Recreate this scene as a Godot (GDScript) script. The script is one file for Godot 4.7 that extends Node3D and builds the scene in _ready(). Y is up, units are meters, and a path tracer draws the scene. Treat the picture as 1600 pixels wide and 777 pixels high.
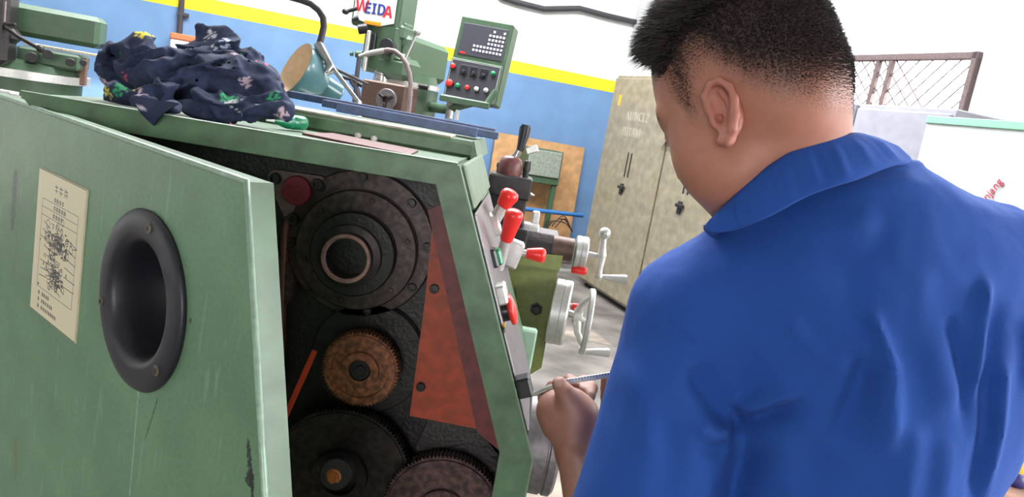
extends Node3D
# A workshop: the open gear end of a lathe, a man in a blue shirt beside it, milling machines, lockers and a painted wall behind.

const FPX := 1200.0
const CAM_H := 1.35
const ROOM_TURN := 20.0

class MB:
	var V := PackedVector3Array()
	var N := PackedVector3Array()
	var C := PackedColorArray()
	var U := PackedVector2Array()
	var I := PackedInt32Array()
	var col := Color(1, 1, 1)
	var xf := Transform3D()
	func v(p: Vector3, n: Vector3, uv := Vector2.ZERO) -> int:
		V.append(xf * p); N.append((xf.basis * n).normalized()); C.append(col); U.append(uv)
		return V.size() - 1
	func t(a: int, b: int, c: int) -> void:
		var g := (V[b] - V[a]).cross(V[c] - V[a])
		if g.dot(N[a] + N[b] + N[c]) > 0.0:
			I.append(a); I.append(c); I.append(b)
		else:
			I.append(a); I.append(b); I.append(c)
	func q(a: int, b: int, c: int, d: int) -> void:
		t(a, b, c); t(a, c, d)
	func face(ps: Array, n: Vector3) -> void:   # a flat convex face
		var ids := []
		for p in ps: ids.append(v(p, n))
		for i in range(1, ids.size() - 1): t(ids[0], ids[i], ids[i + 1])
	func box(c: Vector3, s: Vector3, b := 0.003, bs := Basis()) -> void:
		var keep := xf
		xf = xf * Transform3D(bs, c)
		var h := s * 0.5
		b = minf(b, minf(h.x, minf(h.y, h.z)) * 0.9)
		for ax in 3:
			for sg in [-1.0, 1.0]:
				var n := Vector3.ZERO; n[ax] = sg
				var a1 := (ax + 1) % 3
				var a2 := (ax + 2) % 3
				var ps := []
				for k in [[-1, -1], [1, -1], [1, 1], [-1, 1]]:
					var p := Vector3.ZERO
					p[ax] = sg * h[ax]; p[a1] = k[0] * (h[a1] - b); p[a2] = k[1] * (h[a2] - b)
					ps.append(p)
				face(ps, n)
		if b > 0.0:
			for ax in 3:
				var a1 := (ax + 1) % 3
				var a2 := (ax + 2) % 3
				for s1 in [-1.0, 1.0]:
					for s2 in [-1.0, 1.0]:
						var n := Vector3.ZERO; n[a1] = s1; n[a2] = s2
						var ps := []
						for k in [[0, -1], [0, 1], [1, 1], [1, -1]]:
							var p := Vector3.ZERO
							p[ax] = k[1] * (h[ax] - b)
							p[a1] = s1 * (h[a1] if k[0] == 0 else h[a1] - b)
							p[a2] = s2 * (h[a2] - b if k[0] == 0 else h[a2])
							ps.append(p)
						face(ps, n.normalized())
			for sx in [-1.0, 1.0]:
				for sy in [-1.0, 1.0]:
					for sz in [-1.0, 1.0]:
						face([Vector3(sx * h.x, sy * (h.y - b), sz * (h.z - b)), Vector3(sx * (h.x - b), sy * h.y, sz * (h.z - b)), Vector3(sx * (h.x - b), sy * (h.y - b), sz * h.z)], Vector3(sx, sy, sz).normalized())
		xf = keep
	func frame_of(d: Vector3) -> Basis:   # y axis along d
		var y := d.normalized()
		var x := y.cross(Vector3(0, 0, 1) if absf(y.z) < 0.9 else Vector3(1, 0, 0)).normalized()
		return Basis(x, y, x.cross(y))
	func lathe(a: Vector3, axis: Vector3, prof: Array, seg := 24, smooth := false) -> void:   # prof: Vector2(radius, along)
		var keep := xf
		xf = xf * Transform3D(frame_of(axis), a)
		var m := prof.size()
		for i in m - 1:
			var p0: Vector2 = prof[i]
			var p1: Vector2 = prof[i + 1]
			if p0.distance_to(p1) < 1e-6: continue
			var e := (p1 - p0).normalized()
			var nn := Vector2(e.y, -e.x)
			var n0 := nn
			var n1 := nn
			if smooth:
				if i > 0:
					var e0: Vector2 = (p0 - Vector2(prof[i - 1])).normalized()
					n0 = (nn + Vector2(e0.y, -e0.x)).normalized()
				if i < m - 2:
					var e1: Vector2 = (Vector2(prof[i + 2]) - p1).normalized()
					n1 = (nn + Vector2(e1.y, -e1.x)).normalized()
			var base := V.size()
			for s in seg + 1:
				var an := TAU * s / seg
				var cs := cos(an)
				var sn := sin(an)
				v(Vector3(p0.x * cs, p0.y, p0.x * sn), Vector3(n0.x * cs, n0.y, n0.x * sn), Vector2(float(s) / seg, float(i) / m))
				v(Vector3(p1.x * cs, p1.y, p1.x * sn), Vector3(n1.x * cs, n1.y, n1.x * sn), Vector2(float(s) / seg, float(i + 1) / m))
			for s in seg:
				var k := base + s * 2
				q(k, k + 1, k + 3, k + 2)
		xf = keep
	func cyl(a: Vector3, b: Vector3, r0: float, r1 := -1.0, seg := 20, bev := 0.0015) -> void:
		if r1 < 0.0: r1 = r0
		var L := a.distance_to(b)
		bev = minf(bev, minf(L * 0.4, minf(r0, r1) * 0.5))
		lathe(a, b - a, [Vector2(0, 0), Vector2(r0 - bev, 0), Vector2(r0, bev), Vector2(r1, L - bev), Vector2(r1 - bev, L), Vector2(0, L)], seg)
	func ball(c: Vector3, r: Vector3, seg := 20) -> void:
		var keep := xf
		xf = xf * Transform3D(Basis(), c)
		var rows := seg / 2
		var base := V.size()
		for i in rows + 1:
			var th := PI * i / rows
			for j in seg + 1:
				var ph := TAU * j / seg
				var d := Vector3(sin(th) * cos(ph), cos(th), sin(th) * sin(ph))
				v(d * r, d / r * r.x)
		for i in rows:
			for j in seg:
				var k := base + i * (seg + 1) + j
				if i > 0: t(k, k + 1, k + seg + 2)
				if i < rows - 1: t(k, k + seg + 2, k + seg + 1)
		xf = keep
	func tube(pts: Array, rad, seg := 10, caps := true) -> void:
		var m := pts.size()
		var prev := Vector3.ZERO
		var base := V.size()
		for i in m:
			var d: Vector3 = (pts[mini(i + 1, m - 1)] - pts[maxi(i - 1, 0)]).normalized()
			var x: Vector3
			if i == 0: x = frame_of(d).x
			else: x = (prev - d * prev.dot(d)).normalized()
			prev = x
			var y := d.cross(x)
			var r: float = rad[i] if rad is Array else rad
			for s in seg + 1:
				var an := TAU * s / seg
				var n := x * cos(an) + y * sin(an)
				v(pts[i] + n * r, n, Vector2(float(s) / seg, float(i)))
		for i in m - 1:
			for s in seg:
				var k := base + i * (seg + 1) + s
				q(k, k + 1, k + seg + 2, k + seg + 1)
		if caps:
			for e in [0, m - 1]:
				var d: Vector3 = (pts[0] - pts[1]).normalized() if e == 0 else (pts[m - 1] - pts[m - 2]).normalized()
				var c := v(pts[e], d)
				var ring := []
				for s in seg: ring.append(c + 1 + s)
				for s in seg:
					V.append(V[base + e * (seg + 1) + s]); N.append((xf.basis * d).normalized()); C.append(col); U.append(Vector2.ZERO)
				for s in seg: t(c, ring[s], ring[(s + 1) % seg])
	func prism(poly: PackedVector2Array, z0: float, z1: float) -> void:   # an outline in x, y pushed from z0 to z1
		var idx := Geometry2D.triangulate_polygon(poly)
		for z in [z0, z1]:
			var n := Vector3(0, 0, signf(z - (z0 + z1) * 0.5))
			var base := V.size()
			for p in poly: v(Vector3(p.x, p.y, z), n, p)
			for i in range(0, idx.size(), 3): t(base + idx[i], base + idx[i + 1], base + idx[i + 2])
		var cw := Geometry2D.is_polygon_clockwise(poly)
		for i in poly.size():
			var a := poly[i]
			var b := poly[(i + 1) % poly.size()]
			var e := (b - a).normalized()
			var n2 := Vector2(e.y, -e.x) * (-1.0 if cw else 1.0)
			var n := Vector3(n2.x, n2.y, 0)
			q(v(Vector3(a.x, a.y, z0), n), v(Vector3(b.x, b.y, z0), n), v(Vector3(b.x, b.y, z1), n), v(Vector3(a.x, a.y, z1), n))
	func sheet(a: Vector3, b: Vector3, c: Vector3, d: Vector3) -> void:   # a printed rectangle with uv; a top left, b top right, c bottom right, d bottom left
		var n := (d - a).cross(b - a).normalized()
		q(v(a, n, Vector2(0, 0)), v(b, n, Vector2(1, 0)), v(c, n, Vector2(1, 1)), v(d, n, Vector2(0, 1)))
	func mesh() -> ArrayMesh:
		var am := ArrayMesh.new()
		var ar := []
		ar.resize(Mesh.ARRAY_MAX)
		ar[Mesh.ARRAY_VERTEX] = V; ar[Mesh.ARRAY_NORMAL] = N; ar[Mesh.ARRAY_COLOR] = C; ar[Mesh.ARRAY_TEX_UV] = U; ar[Mesh.ARRAY_INDEX] = I
		am.add_surface_from_arrays(Mesh.PRIMITIVE_TRIANGLES, ar)
		return am

# ---------- pixels to places (the photograph taken as 1600 x 777) ----------
var cam_basis := Basis.from_euler(Vector3(deg_to_rad(-9.6), 0, deg_to_rad(10.0)))
var cam_at := Vector3(0, CAM_H, 0)
var room_basis := Basis(Vector3.UP, deg_to_rad(ROOM_TURN))

func ray(x: float, y: float) -> Vector3:
	return cam_basis * Vector3((x - 800.0) / FPX, -(y - 388.5) / FPX, -1.0)
func at(x: float, y: float, depth: float) -> Vector3:
	return cam_at + ray(x, y) * depth
func on_z(x: float, y: float, z: float) -> Vector3:
	var r := ray(x, y)
	return cam_at + r * (z / r.z)
func on_y(x: float, y: float, h: float) -> Vector3:
	var r := ray(x, y)
	return cam_at + r * ((h - CAM_H) / r.y)
func on_plane(x: float, y: float, p: Vector3, n: Vector3) -> Vector3:
	var r := ray(x, y)
	return cam_at + r * ((p - cam_at).dot(n) / r.dot(n))
func room(a: float, y: float, b: float) -> Vector3:
	return room_basis * Vector3(a, y, b)

# ---------- nodes ----------
var used := {}
func numbered(called: String) -> String:
	used[called] = used.get(called, 0) + 1
	return called if used[called] == 1 else "%s_%03d" % [called, used[called] - 1]
func tag(o: Node, label: String, category: String, group := "") -> void:
	o.set_meta("label", label); o.set_meta("category", category)
	if group: o.set_meta("group", group)
func thing(called: String, label: String, category: String, where := Vector3.ZERO, turn := 0.0, group := "") -> Node3D:
	var o := Node3D.new()
	o.name = numbered(called)
	add_child(o)
	o.position = where; o.rotation.y = turn
	tag(o, label, category, group)
	return o
func obj(called: String, mb: MB, m: Material, parent: Node = self) -> MeshInstance3D:
	var o := MeshInstance3D.new()
	o.name = numbered(called) if parent == self else called
	o.mesh = mb.mesh()
	o.material_override = m
	# parts are written in world places; a part under a moved thing is brought into the thing's own frame
	parent.add_child(o, true)
	if parent != self:
		var g := Transform3D()
		var p := parent
		while p is Node3D and p != self:
			g = p.transform * g
			p = p.get_parent()
		o.transform = g.affine_inverse()
	return o
func struct(called: String, mb: MB, m: Material, parent: Node = self) -> MeshInstance3D:
	var o := obj(called, mb, m, parent)
	if parent == self: o.set_meta("kind", "structure")
	return o

# ---------- materials ----------
var tex := {}
func noise_tex(key: String, freq: float, lo: float, hi: float, octaves := 4, seed_ := 1, kind := FastNoiseLite.TYPE_SIMPLEX_SMOOTH, size := 512) -> NoiseTexture2D:
	if tex.has(key): return tex[key]
	var n := FastNoiseLite.new()
	n.seed = seed_; n.noise_type = kind; n.frequency = freq; n.fractal_octaves = octaves
	var t := NoiseTexture2D.new()
	t.width = size; t.height = size; t.seamless = true; t.noise = n
	var g := Gradient.new()
	g.set_color(0, Color(lo, lo, lo)); g.set_color(1, Color(hi, hi, hi))
	t.color_ramp = g
	tex[key] = t
	return t
func bump_tex(key: String, freq: float, octaves := 4, strength := 4.0, seed_ := 5) -> NoiseTexture2D:
	if tex.has(key): return tex[key]
	var n := FastNoiseLite.new()
	n.seed = seed_; n.noise_type = FastNoiseLite.TYPE_SIMPLEX_SMOOTH; n.frequency = freq; n.fractal_octaves = octaves
	var t := NoiseTexture2D.new()
	t.width = 512; t.height = 512; t.seamless = true; t.noise = n; t.as_normal_map = true; t.bump_strength = strength
	tex[key] = t
	return t
func mat(called: String, c: Color, rough := 0.6, metal := 0.0, grain := "paint", scale := 3.0, bump := "", bump_k := 0.3) -> StandardMaterial3D:
	var m := StandardMaterial3D.new()
	m.resource_name = called
	m.albedo_color = c; m.roughness = rough; m.metallic = metal
	if grain:
		m.albedo_texture = grain_tex(grain)
		m.uv1_triplanar = true; m.uv1_world_triplanar = true
		m.uv1_scale = Vector3.ONE * scale
	if bump:
		m.normal_enabled = true; m.normal_texture = bump_tex(bump, {"fine": 0.12, "coarse": 0.03, "weave": 0.3}[bump]); m.normal_scale = bump_k
		m.uv1_triplanar = true; m.uv1_world_triplanar = true; m.uv1_scale = Vector3.ONE * scale
	return m
func grain_tex(g: String) -> NoiseTexture2D:
	match g:
		"paint": return noise_tex("paint", 0.012, 0.88, 1.0, 5, 3)
		"worn": return noise_tex("worn", 0.012, 0.74, 1.0, 6, 8)
		"grease": return noise_tex("grease", 0.012, 0.4, 1.0, 6, 11)
		"speck": return noise_tex("speck", 0.2, 0.7, 1.0, 3, 21)
		"cloth": return noise_tex("cloth", 0.35, 0.82, 1.0, 2, 31)
		"concrete": return noise_tex("concrete", 0.01, 0.6, 1.0, 7, 41)
	return noise_tex("paint", 0.012, 0.88, 1.0, 5, 3)
var M := {}
func make_materials() -> void:
	M.green = mat("green lathe paint", Color8(99, 129, 95), 0.4, 0.0, "worn", 3.5)
	M.olive = mat("olive apron paint", Color8(136, 144, 80), 0.4, 0.0, "paint", 6.0)
	M.pale_green = mat("pale green guard paint", Color8(176, 205, 180), 0.5, 0.0, "paint", 3.0)
	M.mill_green = mat("milling machine green paint", Color8(68, 94, 68), 0.45, 0.0, "paint", 3.0)
	M.black = mat("black plastic", Color8(38, 38, 42), 0.35, 0.0, "speck", 8.0)
	M.soft_black = mat("black rubber", Color8(38, 38, 46), 0.42, 0.0, "speck", 9.0)
	M.grease = mat("oily dark casting", Color8(46, 35, 35), 0.45, 0.0, "grease", 7.0, "coarse", 0.5)
	M.grease_steel = mat("oily dark steel", Color8(92, 70, 67), 0.38, 0.3, "grease", 9.0, "fine", 0.2)
	M.gear_brown = mat("rust brown gear", Color8(192, 118, 80), 0.4, 0.25, "grease", 11.0, "fine", 0.2)
	M.gear_dark = mat("dark steel gear", Color8(70, 56, 54), 0.4, 0.4, "grease", 8.0, "fine", 0.2)
	M.gear_grey = mat("greased grey gear", Color8(116, 86, 84), 0.36, 0.4, "grease", 9.0, "fine", 0.2)
	M.orange = mat("orange red primer", Color8(178, 64, 24), 0.5, 0.0, "worn", 6.0)
	M.maroon = mat("dark red primer", Color8(118, 42, 44), 0.5, 0.0, "worn", 6.0)
	M.red_plug = mat("dull red plug", Color8(150, 28, 48), 0.5, 0.0, "worn", 20.0)
	M.steel = mat("bright machined steel", Color8(196, 194, 190), 0.28, 0.9, "paint", 8.0)
	M.alu = mat("cast aluminium", Color8(214, 212, 206), 0.4, 0.55, "paint", 10.0)
	M.alu_panel = mat("brushed panel plate", Color8(128, 120, 120), 0.42, 0.35, "worn", 9.0)
	M.dark_steel = mat("blued dark steel", Color8(62, 58, 58), 0.4, 0.5, "worn", 10.0)
	M.red = mat("red plastic", Color8(228, 44, 38), 0.32, 0.0, "", 1.0)
	M.green_button = mat("green plastic", Color8(16, 128, 80), 0.3, 0.0, "", 1.0)
	M.yellow_plastic = mat("yellow plastic", Color8(226, 176, 30), 0.4, 0.0, "", 1.0)
	M.white_plastic = mat("white plastic", Color8(232, 230, 224), 0.45, 0.0, "paint", 5.0)
	M.white_paint = mat("white wall paint", Color8(236, 236, 234), 0.8, 0.0, "paint", 0.35)
	M.blue_paint = mat("blue wall paint", Color8(103, 138, 177), 0.6, 0.0, "paint", 0.5)
	M.yellow_paint = mat("yellow wall paint", Color8(244, 212, 22), 0.6, 0.0, "paint", 0.8)
	M.concrete = mat("worn concrete floor", Color8(124, 117, 110), 0.75, 0.0, "concrete", 0.5, "coarse", 0.2)
	M.beige_locker = mat("beige locker paint", Color8(162, 150, 124), 0.38, 0.0, "worn", 1.6)
	M.grey_locker = mat("grey locker paint", Color8(168, 166, 176), 0.45, 0.0, "paint", 1.5)
	M.plywood = mat("bare plywood", Color8(214, 164, 112), 0.7, 0.0, "worn", 1.3)
	M.blue_bar = mat("blue painted bar", Color8(66, 88, 130), 0.42, 0.0, "worn", 6.0)
	M.blue_pipe = mat("blue painted pipe", Color8(48, 110, 170), 0.45, 0.0, "paint", 5.0)
	M.lamp_teal = mat("teal lamp enamel", Color8(86, 128, 134), 0.25, 0.0, "paint", 8.0)
	M.lamp_cream = mat("cream lamp lining", Color8(240, 212, 176), 0.6, 0.0, "paint", 8.0)  # cream lightened to stand for the light inside the shade
	M.brown = mat("brown greased steel", Color8(104, 80, 68), 0.5, 0.3, "worn", 10.0)
	M.cable = mat("black cable sheath", Color8(52, 50, 54), 0.5, 0.0, "", 1.0)
	M.label_red = mat("reddish plate", Color8(128, 76, 72), 0.45, 0.0, "worn", 12.0)

# ---------- the sky, the sun, the camera ----------
func make_light() -> void:
	var cam := Camera3D.new()
	cam.name = "camera"
	cam.fov = rad_to_deg(2.0 * atan(388.5 / FPX))
	cam.near = 0.05; cam.far = 200.0
	cam.transform = Transform3D(cam_basis, cam_at)
	add_child(cam)
	cam.current = true
	var e := Environment.new()
	e.background_mode = Environment.BG_SKY
	var sky := Sky.new()
	var sm := ProceduralSkyMaterial.new()
	sm.sky_top_color = Color(0.97, 0.98, 1.0); sm.sky_horizon_color = Color(1.0, 1.0, 1.0)
	sm.ground_bottom_color = Color(0.62, 0.6, 0.57); sm.ground_horizon_color = Color(0.82, 0.81, 0.8)
	sm.sky_energy_multiplier = 5.2; sm.ground_energy_multiplier = 2.2
	sm.sun_angle_max = 0.0
	sky.sky_material = sm
	e.sky = sky
	e.tonemap_mode = Environment.TONE_MAPPER_LINEAR
	e.tonemap_exposure = 0.5
	e.sdfgi_enabled = true; e.ssao_enabled = true; e.ssil_enabled = true
	var w := WorldEnvironment.new()
	w.name = "surroundings"
	w.environment = e
	add_child(w)
	var sun := DirectionalLight3D.new()
	sun.name = "sun"
	var to_sun := (room_basis * Vector3(2.21, 2.2, 1.29)).normalized()
	add_child(sun)
	sun.transform = Transform3D(Basis.looking_at(-to_sun, Vector3.UP), Vector3(0, 6, 0))
	sun.light_color = Color(1.0, 0.95, 0.86); sun.light_energy = 9.0; sun.light_angular_distance = 0.6
	sun.shadow_enabled = true

func holed(mb: MB, a0: float, a1: float, b0: float, b1: float, holes: Array, put: Callable) -> void:
	# a wall rectangle (a, b) cut into strips round its holes [a0, a1, b0, b1]; put(ac, bc, as, bs) adds one block
	var cuts := [a0, a1]
	for h in holes: cuts.append(h[0]); cuts.append(h[1])
	cuts.sort()
	for i in cuts.size() - 1:
		var l: float = cuts[i]
		var r: float = cuts[i + 1]
		if r - l < 0.001: continue
		var mid := (l + r) * 0.5
		var spans := [[b0, b1]]
		for h in holes:
			if mid > h[0] and mid < h[1]:
				var fresh := []
				for s in spans:
					if h[2] > s[0]: fresh.append([s[0], minf(h[2], s[1])])
					if h[3] < s[1]: fresh.append([maxf(h[3], s[0]), s[1]])
				spans = fresh
		for s in spans:
			if s[1] - s[0] > 0.001: put.call(mid, (s[0] + s[1]) * 0.5, r - l, s[1] - s[0])

# ---------- the room ----------
const EL := -5.0
const ER := 3.41
const BK := -7.05
const FR := 4.5
const TOP := 4.2
func make_room() -> void:
	var T := 0.2
	var mb := MB.new()
	mb.xf = Transform3D(room_basis, Vector3.ZERO)
	mb.box(Vector3((EL + ER) / 2, -T / 2, (BK + FR) / 2), Vector3(ER - EL + 2 * T, T, FR - BK + 2 * T), 0)
	var floor_ := struct("floor", mb, M.concrete)
	# joints cut in the slab show as thin dark seams, filled a little below the top
	mb = MB.new(); mb.xf = Transform3D(room_basis, Vector3.ZERO)
	var holes_ceiling := [[-1.5, 2.8, -5.2, -2.8]]
	holed(mb, EL, ER, BK, FR, holes_ceiling, func(a, b, sa, sb): mb.box(Vector3(a, TOP + T / 2, b), Vector3(sa, T, sb), 0))
	struct("ceiling", mb, M.white_paint)
	# back wall: white above, blue below, yellow band between
	mb = MB.new(); mb.xf = Transform3D(room_basis, Vector3.ZERO)
	mb.box(Vector3((EL + ER) / 2, TOP / 2, BK - T / 2), Vector3(ER - EL + 2 * T, TOP, T), 0)
	var wb := struct("wall_back", mb, M.white_paint)
	mb = MB.new(); mb.xf = Transform3D(room_basis, Vector3.ZERO)
	mb.box(Vector3((EL + ER) / 2, 0.875, BK + 0.001), Vector3(ER - EL, 1.75, 0.004), 0)
	struct("blue_paint_band", mb, M.blue_paint, wb)
	mb = MB.new(); mb.xf = Transform3D(room_basis, Vector3.ZERO)
	mb.box(Vector3((EL + ER) / 2, 1.807, BK + 0.0012), Vector3(ER - EL, 0.114, 0.0045), 0)
	struct("yellow_paint_band", mb, M.yellow_paint, wb)
	# right wall with the barred window and, nearer the camera, two unseen openings added for sun and side light
	mb = MB.new(); mb.xf = Transform3D(room_basis, Vector3.ZERO)
	holed(mb, BK - T, FR + T, 0, TOP, [[-4.75, -3.05, 0.95, 2.07], [-1.75, -0.85, 2.0, 2.7], [0.2, 2.2, 1.1, 2.7]], func(a, b, sa, sb): mb.box(Vector3(ER + T / 2, b, a), Vector3(T, sb, sa), 0))
	struct("wall_right", mb, M.white_paint)
	mb = MB.new(); mb.xf = Transform3D(room_basis, Vector3.ZERO)
	holed(mb, BK - T, FR + T, 0, TOP, [], func(a, b, sa, sb): mb.box(Vector3(EL - T / 2, b, a), Vector3(T, sb, sa), 0))
	struct("wall_left", mb, M.white_paint)
	mb = MB.new(); mb.xf = Transform3D(room_basis, Vector3.ZERO)
	holed(mb, EL, ER, 0, TOP, [[-2.7, -1.2, -0.01, 2.4]], func(a, b, sa, sb): mb.box(Vector3(a, b, FR + T / 2), Vector3(sa, sb, T), 0))
	struct("wall_front", mb, M.white_paint)
	# the barred window: frame, mullion, slanting lattice bars, all seen against the sky
	var wn := Node3D.new(); wn.name = "window_1"; add_child(wn); wn.set_meta("kind", "structure")
	mb = MB.new(); mb.xf = Transform3D(room_basis, Vector3.ZERO)
	for y in [0.97, 2.05]: mb.box(Vector3(ER - 0.012, y, -3.9), Vector3(0.04, 0.035, 1.7), 0.003)
	for z in [-4.73, -3.07]: mb.box(Vector3(ER - 0.012, 1.51, z), Vector3(0.04, 1.12, 0.035), 0.003)
	var grey := mat("rusted window frame", Color8(118, 100, 98), 0.7, 0.2, "worn", 8.0)
	obj("window_frame", mb, grey, wn)
	for z in [-3.72, -3.62]:
		mb = MB.new(); mb.xf = Transform3D(room_basis, Vector3.ZERO)
		mb.box(Vector3(ER - 0.012, 1.51, z), Vector3(0.03, 1.1, 0.03), 0.003)
		obj("mullion", mb, grey, wn)
	for k in 19:
		for s in [-1.0, 1.0]:
			mb = MB.new(); mb.xf = Transform3D(room_basis, Vector3.ZERO)
			var zc := -4.68 + k * 0.09
			var z0: float = zc - 0.54 * s
			var z1: float = zc + 0.54 * s
			var y0 := 0.98
			var y1 := 2.04
			# clip each bar to the frame
			var lo := 0.0
			var hi := 1.0
			for lim in [-4.72, -3.08]:
				var tt: float = (lim - z0) / (z1 - z0)
				if (lim < -4.0) == (s > 0.0): lo = maxf(lo, tt)
				else: hi = minf(hi, tt)
			if hi - lo < 0.08: continue
			mb.cyl(Vector3(ER - 0.01, lerpf(y0, y1, lo), lerpf(z0, z1, lo)), Vector3(ER - 0.01, lerpf(y0, y1, hi), lerpf(z0, z1, hi)), 0.0042, -1, 6, 0)
			obj("lattice_bar", mb, grey, wn)
	# trunk cable and conduit on the walls
	mb = MB.new()
	var pts := []
	for p in [[780, -6, 7.3], [806, 3, 7.3], [850, 14, 7.3], [905, 13, 7.35], [950, 25, 7.4], [985, 33, 7.4], [1012, 38, 7.4], [1040, 30, 7.4]]:
		pts.append(on_plane(p[0], p[1], room(0, 0, BK + 0.03), room_basis.z))
	mb.tube(pts, 0.026, 10)
	tag(obj("wall_cable", mb, M.cable), "thick black cable sagging along the white upper wall", "cable")
	mb = MB.new()
	mb.cyl(on_plane(287, -40, room(0, 0, BK + 0.03), room_basis.z), room(-0.6, 0.9, BK + 0.03), 0.022, -1, 12)
	for y in [1.2, 1.7]: mb.box(room(-0.6, y, BK + 0.025), Vector3(0.09, 0.025, 0.05), 0.002, room_basis)
	tag(obj("wall_conduit", mb, M.cable), "dark vertical conduit crossing the yellow stripe above the navy cloth", "conduit")
	# white and orange box on the wall
	var wbx := thing("wall_box", "small white box with an orange lid behind the navy cloth", "box", room(-0.5, 1.2, BK + 0.1), deg_to_rad(ROOM_TURN))
	mb = MB.new(); mb.xf = Transform3D(room_basis, Vector3.ZERO)
	var pc := room_basis.inverse() * on_plane(287, 84, room(0, 0, BK + 0.1), room_basis.z)
	mb.box(Vector3(pc.x, pc.y, BK + 0.1), Vector3(0.2, 0.2, 0.19), 0.01)
	obj("body", mb, M.white_plastic, wbx)
	mb = MB.new(); mb.xf = Transform3D(room_basis, Vector3.ZERO)
	mb.box(Vector3(pc.x, pc.y + 0.125, BK + 0.1), Vector3(0.21, 0.05, 0.2), 0.008)
	obj("lid", mb, mat("orange lid", Color8(214, 116, 74), 0.5, 0.0, "paint", 4.0), wbx)
	mb = MB.new(); mb.xf = Transform3D(room_basis, Vector3.ZERO)
	mb.box(Vector3(pc.x - 0.17, pc.y - 0.12, BK + 0.09), Vector3(0.2, 0.05, 0.17), 0.006)
	obj("shelf_tray", mb, M.white_plastic, wbx)

# ---------- lockers along the right wall ----------
func locker(called: String, label: String, z0: float, z1: float, top: float, m: Material, front: float, writing := "") -> Node3D:
	var o := thing(called, label, "locker", room(front + 0.22, 0, (z0 + z1) / 2), deg_to_rad(ROOM_TURN), "lockers along the right wall")
	var mb := MB.new(); mb.xf = Transform3D(room_basis, Vector3.ZERO)
	mb.box(Vector3(front + 0.235, top / 2 + 0.02, (z0 + z1) / 2), Vector3(0.43, top - 0.04, z1 - z0 - 0.004), 0.006)
	obj("body", mb, m, o)
	mb = MB.new(); mb.xf = Transform3D(room_basis, Vector3.ZERO)
	mb.box(Vector3(front + 0.25, 0.02, (z0 + z1) / 2), Vector3(0.36, 0.04, z1 - z0 - 0.06), 0.004)
	obj("plinth", mb, M.dark_steel, o)
	mb = MB.new(); mb.xf = Transform3D(room_basis, Vector3.ZERO)
	mb.box(Vector3(front + 0.009, top / 2 + 0.02, (z0 + z1) / 2), Vector3(0.022, top - 0.09, z1 - z0 - 0.03), 0.005)
	var door := obj("door", mb, m, o)
	for k in 2:
		mb = MB.new(); mb.xf = Transform3D(room_basis, Vector3.ZERO)
		mb.box(Vector3(front - 0.003, 1.13, (z0 + z1) / 2 - 0.02 + k * 0.06), Vector3(0.006, 0.2, 0.018), 0.002)
		obj("vent_slot", mb, M.dark_steel, door)
	mb = MB.new(); mb.xf = Transform3D(room_basis, Vector3.ZERO)
	mb.box(Vector3(front - 0.006, 0.93, (z0 + z1) / 2 - 0.02), Vector3(0.014, 0.09, 0.05), 0.004)
	mb.box(Vector3(front - 0.022, 0.945, (z0 + z1) / 2 - 0.0), Vector3(0.025, 0.025, 0.09), 0.004)
	obj("handle", mb, M.dark_steel, door)
	return o
func text_part(called: String, s: String, parent: Node, where: Vector3, bs: Basis, height: float, depth: float, m: Material, bold := true, font := "Droid Sans") -> MeshInstance3D:
	var tm := TextMesh.new()
	var f := SystemFont.new()
	f.font_names = PackedStringArray([font])
	f.font_weight = 700 if bold else 400
	tm.font = f; tm.text = s; tm.font_size = 32; tm.pixel_size = height / 24.0; tm.depth = depth
	var o := MeshInstance3D.new()
	o.name = called; o.mesh = tm; o.material_override = m
	parent.add_child(o, true)
	var g := Transform3D()
	var p := parent
	while p is Node3D and p != self:
		g = p.transform * g
		p = p.get_parent()
	o.transform = g.affine_inverse() * Transform3D(bs, where)
	return o
func letters(s: String, parent: Node, mid: Vector3, bs: Basis, height: float, depth: float, m: Material, bold := true) -> void:
	# one part for each painted character, set out along the line
	var f := SystemFont.new()
	f.font_names = PackedStringArray(["Droid Sans"])
	f.font_weight = 700 if bold else 400
	var w := f.get_string_size(s, HORIZONTAL_ALIGNMENT_LEFT, -1, 32).x
	var x := -w / 2.0
	for c in s:
		var cw := f.get_string_size(c, HORIZONTAL_ALIGNMENT_LEFT, -1, 32).x
		if c != " ": text_part("letter", c, parent, mid + bs.x * (x + cw / 2.0) * height / 24.0, bs, height, depth, m, bold)
		x += cw
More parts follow.
